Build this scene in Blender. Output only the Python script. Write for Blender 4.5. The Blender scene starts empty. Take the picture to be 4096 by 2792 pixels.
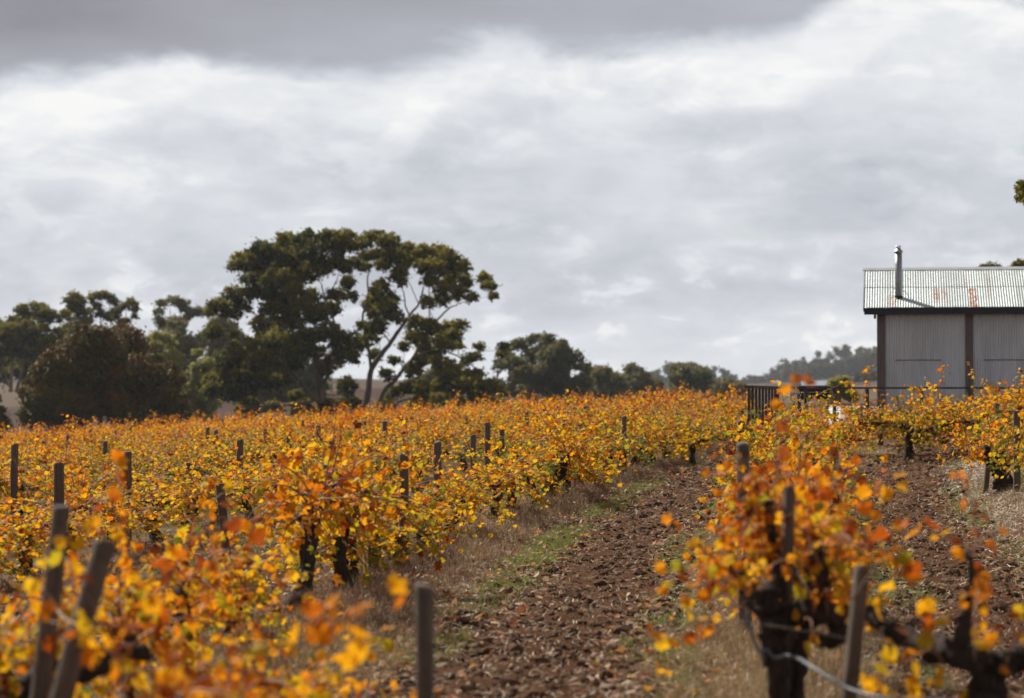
import bpy, math, random
import numpy as np
from mathutils import Vector, Matrix

S = bpy.context.scene
C = S.collection
R = math.radians
rs = np.random.RandomState(11)
random.seed(5)

# ------------------------------------------------------------------ camera
F, HY, CX, CAMZ = 2418.0, 395.0, 512.0, 2.1
cam = bpy.data.cameras.new('camera')
cam.sensor_width = 36.0
cam.lens = 36.0 * F / 1024.0
cam.clip_start, cam.clip_end = 0.1, 9000
cam.dof.use_dof = True
cam.dof.focus_distance = 37.0
cam.dof.aperture_fstop = 1.9
camo = bpy.data.objects.new('camera', cam)
C.objects.link(camo)
camo.location = (0, 0, CAMZ)
camo.rotation_euler = (R(90) + math.atan((HY - 349) / F), 0, 0)
S.camera = camo

# ------------------------------------------------------------------ light
SUN_EL, SUN_AZ = R(43), R(-42)          # azimuth from +Y towards +X
sd = Vector((math.sin(SUN_AZ) * math.cos(SUN_EL), math.cos(SUN_AZ) * math.cos(SUN_EL), math.sin(SUN_EL)))
sun = bpy.data.lights.new('sun', 'SUN')
sun.energy, sun.angle, sun.color = 5.0, R(0.6), (1.0, 0.95, 0.86)
suno = bpy.data.objects.new('sun', sun)
C.objects.link(suno)
suno.location = (-40, 40, 60)
suno.rotation_euler = (-sd).to_track_quat('-Z', 'Y').to_euler()

S.view_settings.view_transform = 'Standard'
S.view_settings.look = 'None'
S.view_settings.exposure = 0.45
S.view_settings.gamma = 1.0
S.view_settings.use_curve_mapping = False
S.render.engine = 'CYCLES'
S.cycles.use_denoising = True
S.cycles.max_bounces = 7
S.cycles.diffuse_bounces = 3
S.cycles.transmission_bounces = 4
S.cycles.volume_bounces = 0
S.cycles.sample_clamp_indirect = 6.0


class NT:
    """small helper round a node tree"""
    def __init__(self, t):
        self.t = t

    def n(self, typ, **kw):
        nd = self.t.nodes.new(typ)
        for k, v in kw.items():
            setattr(nd, k, v)
        return nd

    def put(self, sock, v):
        if isinstance(v, bpy.types.NodeSocket):
            self.t.links.new(v, sock)
        else:
            sock.default_value = v

    def m(self, op, a, b=0.0, c=None, clamp=False):
        nd = self.n('ShaderNodeMath', operation=op, use_clamp=clamp)
        self.put(nd.inputs[0], a)
        self.put(nd.inputs[1], b)
        if c is not None:
            self.put(nd.inputs[2], c)
        return nd.outputs[0]

    def mix(self, f, a, b, blend='MIX'):
        nd = self.n('ShaderNodeMix', data_type='RGBA', blend_type=blend)
        self.put(nd.inputs[0], f)
        self.put(nd.inputs[6], a)
        self.put(nd.inputs[7], b)
        return nd.outputs[2]

    def rng(self, v, a, b, c=0.0, d=1.0, smooth=True):
        nd = self.n('ShaderNodeMapRange', interpolation_type='SMOOTHSTEP' if smooth else 'LINEAR')
        for i, q in enumerate((v, a, b, c, d)):
            self.put(nd.inputs[i], q)
        return nd.outputs[0]

    def noise(self, vec, scale, detail=4, rough=.55, dist=0.0):
        nd = self.n('ShaderNodeTexNoise')
        if vec is not None:
            self.put(nd.inputs['Vector'], vec)
        nd.inputs['Scale'].default_value = scale
        nd.inputs['Detail'].default_value = detail
        nd.inputs['Roughness'].default_value = rough
        nd.inputs['Distortion'].default_value = dist
        return nd.outputs[0]

    def vmul(self, v, s):
        nd = self.n('ShaderNodeVectorMath', operation='MULTIPLY')
        self.put(nd.inputs[0], v)
        nd.inputs[1].default_value = s
        return nd.outputs[0]

    def ramp(self, f, stops, mode='LINEAR'):
        nd = self.n('ShaderNodeValToRGB')
        nd.color_ramp.interpolation = mode
        el = nd.color_ramp.elements
        while len(el) > 1:
            el.remove(el[-1])
        el[0].position = stops[0][0]
        for p, _ in stops[1:]:
            el.new(p)
        for e, (p, c) in zip(el, stops):
            e.position = p
            c = (c, c, c) if isinstance(c, (int, float)) else c
            e.color = (*c, 1)
        self.put(nd.inputs[0], f)
        return nd.outputs[0]


# ------------------------------------------------------------------ world: broken cloud over a Nishita sky
W = bpy.data.worlds.new('World')
S.world = W
W.use_nodes = True
W.node_tree.nodes.clear()
w = NT(W.node_tree)
tc = w.n('ShaderNodeTexCoord').outputs['Generated']
sep = w.n('ShaderNodeSeparateXYZ')
w.put(sep.inputs[0], tc)
dx, dy, dz = sep.outputs
az = w.m('ARCTAN2', dx, dy)
el = w.m('ARCSINE', dz)
sky = w.n('ShaderNodeTexSky', sky_type='NISHITA', sun_disc=False)
sky.sun_elevation, sky.sun_rotation = SUN_EL, SUN_AZ
vs = w.vmul(tc, (1, 1, 2.6))
n1 = w.noise(vs, 9, 6, .52)
n2 = w.noise(vs, 24, 8, .58, .35)
n3 = w.noise(w.vmul(tc, (1, 1, 4.5)), 5.5, 4, .5)
# edge of the dark cloud shelf, elevation as a function of azimuth
edge = [(0, 96), (70, 86), (170, 66), (300, 74), (370, 78), (430, 60), (520, 54), (620, 60), (700, 50), (780, 42), (830, 12), (880, -8), (940, -20), (1024, 10)]
A0, A1 = -0.25, 0.25
fc = w.n('ShaderNodeFloatCurve')
cu = fc.mapping.curves[0]
pts = [(((x - CX) / F - A0) / (A1 - A0), ((HY - y) / F) / 0.25) for x, y in edge]
cu.points[0].location = (0, pts[0][1])
cu.points[1].location = (1, pts[-1][1])
for p in pts:
    cu.points.new(*p)
fc.mapping.update()
w.put(fc.inputs['Value'], w.m('DIVIDE', w.m('SUBTRACT', az, A0), A1 - A0, clamp=True))
eb = w.m('MULTIPLY', fc.outputs[0], 0.25)
rel = w.m('ADD', w.m('SUBTRACT', el, eb), .0035)
rel = w.m('ADD', rel, w.m('MULTIPLY', w.m('SUBTRACT', n1, .5), .040))
rel = w.m('ADD', rel, w.m('MULTIPLY', w.m('SUBTRACT', n2, .5), .026))
shelf = w.rng(rel, -0.004, 0.011)
# brightness of the lower deck
low = w.ramp(w.m('DIVIDE', el, .2, clamp=True), [(0.0, .83), (.11, .79), (.22, .66), (.36, .66), (.50, .72), (.60, .79), (.72, .81), (1, .80)])
low = w.m('ADD', low, w.m('MULTIPLY', w.m('SUBTRACT', n3, .5), .34))
low = w.m('ADD', low, w.m('MULTIPLY', w.m('SUBTRACT', n1, .5), .34))
low = w.m('ADD', low, w.m('MULTIPLY', w.m('SUBTRACT', n2, .5), .26))
n4 = w.noise(w.vmul(tc, (1, 1, 4.0)), 13, 7, .55, .25)
n5 = w.noise(w.vmul(tc, (1, 1, 2.2)), 33, 7, .58, .4)
low = w.m('ADD', low, w.m('MULTIPLY', w.m('SUBTRACT', w.rng(n4, .38, .62), .5), .085))
low = w.m('ADD', low, w.m('MULTIPLY', w.m('MULTIPLY', w.m('SUBTRACT', w.rng(n5, .47, .60), .45), w.rng(n4, .40, .60)), .09))
low = w.m('ADD', low, w.m('MULTIPLY', w.m('MULTIPLY', w.rng(n5, .53, .60), w.rng(n4, .42, .55)), w.rng(el, .075, .03, 0, .11)))
low = w.m('SUBTRACT', low, w.m('MULTIPLY', w.rng(n5, .46, .40), .03))
rim = w.m('MULTIPLY', w.rng(rel, -.030, -.006), w.m('SUBTRACT', 1.0, shelf))
low = w.m('ADD', low, w.m('MULTIPLY', rim, .10))
dark = w.m('ADD', w.rng(rel, 0.0, .05, .47, .40), w.m('MULTIPLY', w.m('SUBTRACT', n3, .5), .34))
dark = w.m('ADD', dark, w.m('MULTIPLY', w.m('SUBTRACT', n1, .5), .20))
dark = w.m('ADD', dark, w.rng(az, -.2, .02, -.09, .045))
# overhead the shelf of cloud goes on, darkened out of view to cut ambient light
dark = w.m('ADD', dark, w.rng(el, .2, .6, 0, -.20))
val = w.m('ADD', w.m('MULTIPLY', low, w.m('SUBTRACT', 1.0, shelf)), w.m('MULTIPLY', dark, shelf))
val = w.m('MINIMUM', w.m('MAXIMUM', val, .16), .95)
tintc = w.ramp(val, [(0.2, (.97, .96, 1.08)), (.5, (.935, .978, 1.085)), (.75, (.955, .997, 1.055)), (.95, (1.0, 1.0, .99))])
cloud = w.n('ShaderNodeVectorMath', operation='SCALE')
w.put(cloud.inputs[0], tintc)
w.put(cloud.inputs['Scale'], val)
skym = w.n('ShaderNodeVectorMath', operation='SCALE')
w.put(skym.inputs[0], sky.outputs[0])
skym.inputs['Scale'].default_value = 0.10
gap = w.m('MULTIPLY', w.rng(n2, .60, .70), w.rng(n1, .52, .62))
col = w.mix(w.m('MULTIPLY', gap, .5), cloud.outputs[0], skym.outputs[0])
bg = w.n('ShaderNodeBackground')
w.put(bg.inputs[0], col)
bg.inputs[1].default_value = 0.73
wo = w.n('ShaderNodeOutputWorld')
w.put(wo.inputs[0], bg.outputs[0])


# ------------------------------------------------------------------ numpy helpers
def ss(a, b, x):
    t = np.clip((np.asarray(x, float) - a) / (b - a), 0, 1)
    return t * t * (3 - 2 * t)


_lat = np.random.RandomState(77).rand(256, 256)


def vnoise(x, y):
    x = np.asarray(x, float); y = np.asarray(y, float)
    xi = np.floor(x).astype(int); yi = np.floor(y).astype(int)
    fx = x - xi; fy = y - yi
    fx = fx * fx * (3 - 2 * fx); fy = fy * fy * (3 - 2 * fy)
    a = _lat[xi & 255, yi & 255]; b = _lat[(xi + 1) & 255, yi & 255]
    c = _lat[xi & 255, (yi + 1) & 255]; d = _lat[(xi + 1) & 255, (yi + 1) & 255]
    return (a * (1 - fx) + b * fx) * (1 - fy) + (c * (1 - fx) + d * fx) * fy


def fbm(x, y, o=4):
    v = 0; a = .5; s = 0
    for i in range(o):
        v = v + a * vnoise(x * 2 ** i + 17 * i, y * 2 ** i + 31 * i); s += a; a *= .5
    return v / s


def lane(Y):
    """centre of the tilled lane, X as a function of distance"""
    Y = np.asarray(Y, float)
    t = np.clip(Y - 18.4, 0, 41.6)
    return .15 + .0875 * (Y - 18.4) + 3.56e-5 * t ** 3 + np.clip(Y - 60, 0, None) * .185


SP = 4.2
_px = [-600, 0, 200, 400, 600, 660, 750, 800, 880, 960, 1024, 1500]
_py = [378, 378, 374, 380, 387, 384, 384, 381, 373, 369, 366, 366]


def ter(X, Y, bumps=True):
    X = np.asarray(X, float); Y = np.asarray(Y, float)
    z = ss(18, 75, Y) * (.42 + .056 * np.clip(X, -60, 25))
    z = z + ss(175, 430, Y) * (.6 + 4.6 * ss(60, -30, X))
    ang = np.where(Y > 200, X / np.maximum(Y, 200) * F + CX, CX)
    zr = CAMZ + (HY - np.interp(ang, _px, _py)) / F * 1700
    z = z - 2.2 * ss(165, 270, Y) * ss(-6, 14, X) * (1 - ss(420, 700, Y))
    z = z - 1.0 * ss(74, 84, Y) * ss(9, 13, X) * (1 - ss(110, 160, Y))
    t = np.clip((Y - 420) / 1280, 0, 1)
    z = z * (1 - t) + zr * t
    z = z - ss(1750, 3200, Y) * 60
    if bumps:
        u = X - lane(Y)
        wr = np.abs(np.mod(u, SP) - SP / 2)
        fm = 1 - ss(150, 175, Y)
        z = z + fm * .11 * np.exp(-(wr / .55) ** 2) + .28 * np.exp(-((u - SP * 1.5) / .8) ** 2) * ss(22, 30, Y) * (1 - ss(48, 56, Y))
    return z


def mesh_np(name, V, faces, mat=None, parent=None, cols=None, smooth=False, loc=None, kind=None, attr='tint'):
    """faces: list of int arrays (n,3) or (n,4)"""
    me = bpy.data.meshes.new(name)
    V = np.asarray(V, np.float32)
    faces = [np.asarray(f, np.int32) for f in (faces if isinstance(faces, list) else [faces]) if len(f)]
    loops = np.concatenate([f.ravel() for f in faces])
    cnt = np.concatenate([np.full(len(f), f.shape[1], np.int32) for f in faces])
    st = np.concatenate([[0], np.cumsum(cnt)[:-1]]).astype(np.int32)
    me.vertices.add(len(V)); me.vertices.foreach_set('co', V.ravel())
    me.loops.add(len(loops)); me.loops.foreach_set('vertex_index', loops)
    me.polygons.add(len(cnt)); me.polygons.foreach_set('loop_start', st)
    me.polygons.foreach_set('use_smooth', np.full(len(cnt), smooth))
    if cols is not None:
        cols = np.asarray(cols, np.float32)
        if cols.ndim == 1:
            a = me.attributes.new(attr, 'FLOAT', 'POINT'); a.data.foreach_set('value', cols)
        else:
            a = me.attributes.new(attr, 'FLOAT_COLOR', 'POINT')
            a.data.foreach_set('color', np.hstack([cols, np.ones((len(cols), 1), np.float32)]).ravel())
    me.update(calc_edges=True)
    if mat is not None:
        me.materials.append(mat)
    o = bpy.data.objects.new(name, me)
    C.objects.link(o)
    if parent is not None:
        o.parent = parent
    if loc is not None:
        o.location = loc
    if kind:
        o['kind'] = kind
    return o


def tag(o, label, cat, group=None, kind=None):
    o['label'] = label
    o['category'] = cat
    if group:
        o['group'] = group
    if kind:
        o['kind'] = kind
    return o


def empty(name, loc, label, cat, group=None, rz=0):
    o = bpy.data.objects.new(name, None)
    o.empty_display_size = .2
    C.objects.link(o)
    o.location = loc
    o.rotation_euler = (0, 0, rz)
    return tag(o, label, cat, group)


def at(px, py, d):
    """world point seen at pixel (1024x698) at distance d"""
    return np.array([(px - CX) / F * d, d, CAMZ + (HY - py) / F * d])


def tubes(paths, sides=4, rough=0.0, seed=0):
    """paths: list of (pts Nx3, radii N). one vertex/face array"""
    r = np.random.RandomState(seed)
    V, Q, T, off = [], [], [], 0
    a = np.arange(sides) * 2 * math.pi / sides
    for pts, rad in paths:
        P = np.asarray(pts, float); rad = np.broadcast_to(np.asarray(rad, float), (len(P),))
        tg = np.gradient(P, axis=0)
        tg /= np.linalg.norm(tg, axis=1)[:, None] + 1e-9
        ref = np.array([0., 0, 1]) if abs(tg[:, 2]).mean() < .8 else np.array([1., 0, 0])
        e1 = np.cross(tg, ref); e1 /= np.linalg.norm(e1, axis=1)[:, None] + 1e-9
        e2 = np.cross(tg, e1)
        k = rad[:, None] * (1 + rough * (r.rand(len(P), sides) - .5) * 2)
        ring = P[:, None] + k[..., None] * (np.cos(a)[None, :, None] * e1[:, None] + np.sin(a)[None, :, None] * e2[:, None])
        n = len(P)
        V.append(ring.reshape(-1, 3))
        i = np.arange(n - 1)[:, None] * sides + np.arange(sides)[None]
        j = np.arange(n - 1)[:, None] * sides + (np.arange(sides)[None] + 1) % sides
        Q.append(np.stack([i, j, j + sides, i + sides], -1).reshape(-1, 4) + off)
        for base, rev in ((0, True), ((n - 1) * sides, False)):
            for q in range(1, sides - 1):
                t = [base, base + q, base + q + 1]
                T.append([x + off for x in (t[::-1] if rev else t)])
        off += n * sides
    return np.vstack(V), [np.vstack(Q), np.array(T)]


def smooth_path(pts, n):
    P = np.asarray(pts, float)
    t = np.linspace(0, len(P) - 1, n)
    out = np.zeros((n, P.shape[1]))
    for i, tt in enumerate(t):
        k = min(int(tt), len(P) - 2); f = tt - k
        p0, p1, p2, p3 = P[max(k - 1, 0)], P[k], P[k + 1], P[min(k + 2, len(P) - 1)]
        out[i] = .5 * (2 * p1 + (p2 - p0) * f + (2 * p0 - 5 * p1 + 4 * p2 - p3) * f * f + (3 * p1 - p0 - 3 * p2 + p3) * f ** 3)
    return out


def boxes(bs):
    """bs: (x0,x1,y0,y1,z0,z1)"""
    V, Q = [], []
    f = np.array([[0, 3, 2, 1], [4, 5, 6, 7], [0, 1, 5, 4], [1, 2, 6, 5], [2, 3, 7, 6], [3, 0, 4, 7]])
    for i, (x0, x1, y0, y1, z0, z1) in enumerate(bs):
        V += [(x0, y0, z0), (x1, y0, z0), (x1, y1, z0), (x0, y1, z0), (x0, y0, z1), (x1, y0, z1), (x1, y1, z1), (x0, y1, z1)]
        Q.append(f + 8 * i)
    return np.array(V, float), np.vstack(Q)


# ------------------------------------------------------------------ materials
def mat(name):
    m = bpy.data.materials.new(name)
    m.use_nodes = True
    m.node_tree.nodes.clear()
    t = NT(m.node_tree)
    out = t.n('ShaderNodeOutputMaterial')
    return m, t, out


def principled(t, out, col, rough=.8, metal=0.0, bump=None, bstr=.3, spec=.3, bdist=.02):
    p = t.n('ShaderNodeBsdfPrincipled')
    t.put(p.inputs['Base Color'], col)
    t.put(p.inputs['Roughness'], rough)
    p.inputs['Metallic'].default_value = metal
    p.inputs['Specular IOR Level'].default_value = spec
    if bump is not None:
        b = t.n('ShaderNodeBump')
        b.inputs['Strength'].default_value = bstr
        b.inputs['Distance'].default_value = bdist
        t.put(b.inputs['Height'], bump)
        t.put(p.inputs['Normal'], b.outputs[0])
    t.put(out.inputs[0], p.outputs[0])
    return p


def objc(t):
    return t.n('ShaderNodeTexCoord').outputs['Object']


def simple(name, c, rough=.8, var=.25, scale=8, metal=0, stretch=(1, 1, 1), bstr=0.0, spec=.3):
    m, t, out = mat(name)
    n = t.noise(t.vmul(objc(t), stretch), scale, 5, .6)
    a = tuple(x * (1 - var) for x in c); b = tuple(min(1, x * (1 + var)) for x in c)
    col = t.ramp(n, [(.3, a), (.7, b)])
    principled(t, out, col, rough, metal, n if bstr else None, bstr, spec)
    return m


def leaf_mat(name, stops, rnd=.3, trans=.5, gloss=.6):
    m, t, out = mat(name)
    at_ = t.n('ShaderNodeAttribute', attribute_name='tint').outputs['Fac']
    oi = t.n('ShaderNodeObjectInfo').outputs['Random']
    f = t.m('ADD', at_, t.m('MULTIPLY', t.m('SUBTRACT', oi, .5), rnd))
    n = t.noise(objc(t), 14, 3, .6)
    f = t.m('ADD', f, t.m('MULTIPLY', t.m('SUBTRACT', n, .5), .22), clamp=True)
    col = t.ramp(f, stops)
    if name == 'vine_leaf':
        bn = t.noise(t.n('ShaderNodeNewGeometry').outputs['Position'], 38, 3, .6)
        col = t.mix(t.rng(bn, .56, .72, 0, .6), col, (.26, .085, .012, 1))
    p = t.n('ShaderNodeBsdfPrincipled')
    t.put(p.inputs['Base Color'], col)
    p.inputs['Roughness'].default_value = gloss
    p.inputs['Specular IOR Level'].default_value = .18
    tr = t.n('ShaderNodeBsdfTranslucent')
    t.put(tr.inputs[0], col)
    mx = t.n('ShaderNodeMixShader')
    mx.inputs[0].default_value = trans
    t.put(mx.inputs[1], p.outputs[0]); t.put(mx.inputs[2], tr.outputs[0])
    t.put(out.inputs[0], mx.outputs[0])
    return m


M = {}
M['vine_leaf'] = leaf_mat('vine_leaf', [(0, (.15, .032, .010)), (.16, (.44, .085, .007)), (.34, (.70, .21, .007)), (.52, (.84, .36, .008)),
                                        (.72, (.84, .47, .012)), (.88, (.50, .38, .018)), (1, (.16, .18, .02))], .30, .52)
M['gum_leaf'] = leaf_mat('gum_leaf', [(0, (.27, .20, .018)), (.3, (.235, .205, .022)), (.6, (.095, .105, .016)), (1, (.032, .050, .012))], .15, .42)  # warm first stops brightened so the upper tufts look sunlit
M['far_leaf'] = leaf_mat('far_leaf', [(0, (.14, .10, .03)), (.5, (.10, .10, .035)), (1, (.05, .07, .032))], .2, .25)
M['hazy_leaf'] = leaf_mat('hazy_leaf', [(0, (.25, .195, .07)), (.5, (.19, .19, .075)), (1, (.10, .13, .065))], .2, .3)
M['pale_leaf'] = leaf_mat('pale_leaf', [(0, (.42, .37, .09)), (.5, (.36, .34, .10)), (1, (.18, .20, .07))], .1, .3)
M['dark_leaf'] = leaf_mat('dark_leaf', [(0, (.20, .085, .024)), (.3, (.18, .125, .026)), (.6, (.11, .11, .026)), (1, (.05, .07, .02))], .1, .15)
M['cane'] = simple('cane', (.25, .12, .065), .6, .45, 5)
M['vine_bark'] = simple('vine_bark', (.038, .027, .021), .95, .6, 14, 0, (3, 3, .5), .6)
M['gum_bark'] = simple('gum_bark', (.17, .12, .085), .9, .55, 1.1, 0, (1, 1, .35), .3)
M['pale_bark'] = simple('pale_bark', (.18, .145, .112), .9, .4, 1.1, 0, (1, 1, .35), .3)
M['black_metal'] = simple('black_metal', (.012, .012, .014), .45, .3, 6)
M['steel'] = simple('steel', (.34, .36, .37), .42, .12, 3, .6)
M['shed_timber'] = simple('shed_timber', (.145, .12, .115), .85, .3, 5, 0, (6, 6, .5), .3)
M['deck_timber'] = simple('deck_timber', (.070, .052, .042), .8, .4, 5, 0, (1, 4, 4), .3)
M['fascia'] = simple('fascia', (.020, .022, .030), .55, .25, 2)
M['hose'] = simple('hose', (.13, .14, .16), .5, .25, 20)
M['wire'] = simple('wire', (.24, .17, .13), .6, .3, 20)
M['soil_clod'] = simple('soil_clod', (.092, .042, .020), 1.0, .45, 6)


def post_mat():
    m, t, out = mat('post_timber')
    o = objc(t)
    rnd = t.n('ShaderNodeObjectInfo').outputs['Random']
    g = t.noise(t.vmul(o, (26, 26, 1.6)), 2.2, 6, .65, .3)
    b = t.noise(o, 5, 3, .5)
    col = t.ramp(g, [(.25, (.055, .042, .032)), (.5, (.145, .115, .09)), (.75, (.25, .205, .165))])
    col = t.mix(t.rng(b, .5, .75), col, (.075, .058, .046, 1))
    col = t.mix(t.m('MULTIPLY', rnd, .55), col, (.11, .065, .045, 1))
    principled(t, out, col, .9, 0, g, .5)
    return m


M['post'] = post_mat()


def ground_mat():
    m, t, out = mat('ground')
    c = t.n('ShaderNodeAttribute', attribute_name='soil').outputs['Color']
    p = t.n('ShaderNodeNewGeometry').outputs['Position']
    n = t.noise(p, 18, 8, .72)
    n2 = t.noise(p, 2.2, 5, .6)
    k = t.m('ADD', t.m('MULTIPLY', t.rng(n, .3, .72, .45, 1.5, False), .75), t.m('MULTIPLY', t.rng(n2, .3, .7, .75, 1.25, False), .25))
    s = t.n('ShaderNodeVectorMath', operation='SCALE')
    t.put(s.inputs[0], c); t.put(s.inputs['Scale'], k)
    principled(t, out, s.outputs[0], .95, 0, n, .9, .06, .035)
    return m


M['ground'] = ground_mat()


def attr_col_mat(name, rough=.8, trans=.0, spec=.3):
    m, t, out = mat(name)
    c = t.n('ShaderNodeAttribute', attribute_name='soil').outputs['Color']
    p = principled(t, out, c, rough, 0, None, 0, spec)
    if trans:
        tr = t.n('ShaderNodeBsdfTranslucent'); t.put(tr.inputs[0], c)
        mx = t.n('ShaderNodeMixShader'); mx.inputs[0].default_value = trans
        t.put(mx.inputs[1], p.outputs[0]); t.put(mx.inputs[2], tr.outputs[0]); t.put(out.inputs[0], mx.outputs[0])
    return m


M['litter'] = attr_col_mat('litter', .55, 0, .5)
M['blade'] = attr_col_mat('blade', .6, .35)


def iron_mat(name, base, rust_amt, patches=None, rough=.42, metal=.35):
    m, t, out = mat(name)
    o = objc(t)
    n = t.noise(t.vmul(o, (3, 3, .5)), 1.6, 5, .6)
    col = t.ramp(n, [(.3, tuple(x * .86 for x in base)), (.7, tuple(min(1, x * 1.1) for x in base))])
    oi = t.n('ShaderNodeObjectInfo').outputs['Random']
    tone = t.n('ShaderNodeVectorMath', operation='SCALE')
    t.put(tone.inputs[0], col); t.put(tone.inputs['Scale'], t.rng(oi, 0, 1, .88, 1.08, False))
    col = tone.outputs[0]
    r = t.noise(t.vmul(o, (5, 1.0, .6)), 1.5, 6, .7)
    f = t.m('MULTIPLY', t.rng(r, .60, .76), rust_amt)
    sp = t.n('ShaderNodeSeparateXYZ'); t.put(sp.inputs[0], o)
    if patches:
        speck = t.noise(t.vmul(o, (16, 4, 9)), 1.0, 4, .7)
        for (x0, x1, z0, z1, k) in patches:
            a = t.m('MULTIPLY', t.rng(sp.outputs[0], x0 - .03, x0 + .03), t.rng(sp.outputs[0], x1 - .03, x1 + .03, 1, 0))
            b = t.m('MULTIPLY', t.rng(sp.outputs[2], z0 - .25, z0 + .1), t.rng(sp.outputs[2], z1 - .03, z1 + .03, 1, 0))
            q = t.m('MULTIPLY', t.m('MULTIPLY', a, b), t.rng(speck, .34, .56, 0, k))
            f = t.m('MAXIMUM', f, q)
    rust = t.ramp(t.noise(o, 12, 3), [(.3, (.20, .06, .03)), (.7, (.38, .15, .07))])
    col = t.mix(f, col, rust)
    principled(t, out, col, rough, metal, None, 0, .5)
    return m


# ------------------------------------------------------------------ ground sheet
def axis(parts):
    out = []
    for a, b, n in parts:
        out.append(np.linspace(a, b, n, endpoint=False))
    return np.unique(np.concatenate(out + [[parts[-1][1]]]))


gx = axis([(-3000, -400, 14), (-400, -60, 34), (-60, -12, 48), (-12, -4, 40), (-4, 11, 200), (11, 25, 60), (25, 60, 35), (60, 400, 34), (400, 3000, 14)])
gy = axis([(-300, 0, 12), (0, 12, 40), (12, 24, 170), (24, 40, 170), (40, 62, 140), (62, 180, 120), (180, 460, 80), (460, 1900, 80), (1900, 3400, 16)])
GX, GY = np.meshgrid(gx, gy)
u = GX - lane(GY)
um = np.mod(u, SP)                       # 0 / SP = lane centre, SP/2 = row
um = np.minimum(um, SP - um)             # distance from lane centre
field = 1 - ss(150, 172, GY)
jit = (fbm(GX * .8, GY * .8, 3) - .5) * .9
til = (1 - ss(.55, 1.0, um + jit * .8)) * field
grs = np.exp(-((um + jit * .7 - .95) / .28) ** 2) * field * ss(.44, .6, fbm(GX * .5 + 9, GY * .3, 3))
lit = ss(.9, 1.5, um + jit * .5) * field
near = (1 - ss(62, 90, GY)) * (np.abs(GX) < 40)
clod = fbm(GX * 5, GY * 5, 4) - .5
GZ = ter(GX, GY) + near * (til * (clod * .10 + np.abs(fbm(GX * 2.3, GY * 2.3, 3) - .5) * .10 - .03) + (1 - til) * clod * .05)
soil = np.array([.092, .042, .020]); straw = np.array([.19, .13, .075]); green = np.array([.10, .13, .025]); red = np.array([.10, .048, .027])
col = red + 0 * GX[..., None]
mixf = lambda c, t, f: c * (1 - f[..., None]) + t * f[..., None]
col = mixf(col, straw, np.clip(.25 + (fbm(GX * 1.3, GY * 1.3, 3) - .5) * 2.0, 0, 1) * (1 - til))
col = mixf(col, soil, til)
col = mixf(col, straw, lit * np.clip(.5 + (fbm(GX * 1.1, GY * 1.1 + 50, 3) - .5) * 2, 0, 1))
col = mixf(col, green, np.clip(grs * .5, 0, 1))
# paddocks beyond the vineyard: pale stubble and reddish ploughed soil
pad = ss(160, 185, GY)
fieldn = fbm(GX * .006 + 3, GY * .004, 2)
pcol = np.where((fieldn > .5)[..., None], np.array([.115, .084, .058]), np.array([.066, .040, .031])) * (0.85 + .3 * fbm(GX * .05, GY * .05, 3))[..., None]
col = mixf(col, pcol, pad)
ny, nx = GX.shape
idx = np.arange(nx * ny).reshape(ny, nx)
Q = np.stack([idx[:-1, :-1], idx[:-1, 1:], idx[1:, 1:], idx[1:, :-1]], -1).reshape(-1, 4)
V = np.stack([GX, GY, GZ], -1).reshape(-1, 3)
g = mesh_np('ground', V, Q, M['ground'], cols=col.reshape(-1, 3), smooth=True, attr='soil')
tag(g, 'brown tilled vineyard soil rising to stubble paddocks and low hills', 'ground', kind='structure')

# ------------------------------------------------------------------ leaves as arrays
LV = np.array([(0, .42, .0), (0, .10, .02), (.24, -.02, -.10), (.50, .20, -.20), (.40, .40, -.10), (.53, .64, -.22), (.26, .70, -.10), (0, 1.0, -.16),
               (-.26, .70, -.10), (-.53, .64, -.22), (-.40, .40, -.10), (-.50, .20, -.20), (-.24, -.02, -.10)])
LT = np.array([[0, i, i + 1] for i in range(1, 12)] + [[0, 12, 1]])
MV = np.array([(0, .03, 0), (.40, .08, -.13), (.46, .55, -.15), (0, 1, -.10), (-.46, .55, -.15), (-.40, .08, -.13)])
MQ = np.array([[0, 1, 2, 3], [0, 3, 4, 5]])
DV = np.array([(0, 0, 0), (.42, .45, -.1), (0, 1, 0), (-.42, .45, -.1)])
DQ = np.array([[0, 1, 2, 3]])
GV = np.array([(0, 0, 0), (.16, .4, 0), (0, 1, 0), (-.16, .4, 0)])


def frames(n, r, up=.5, down=1.0):
    N = r.normal(size=(n, 3)); N[:, 2] += up
    N /= np.linalg.norm(N, axis=1)[:, None]
    T = r.normal(size=(n, 3)) * .75; T[:, 2] -= down
    T -= (T * N).sum(1)[:, None] * N
    T /= np.linalg.norm(T, axis=1)[:, None] + 1e-9
    X = np.cross(T, N)
    return np.stack([X, T, N], -1)        # columns x,y,z


def scatter(P, Rm, size, tint, SV, SF):
    k = len(SV)
    V = np.einsum('nij,kj->nki', Rm, SV) * np.asarray(size)[:, None, None] + P[:, None]
    Fc = (SF[None] + (np.arange(len(P)) * k)[:, None, None]).reshape(-1, SF.shape[1])
    return V.reshape(-1, 3), Fc, np.repeat(np.asarray(tint), k, axis=0)


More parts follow.
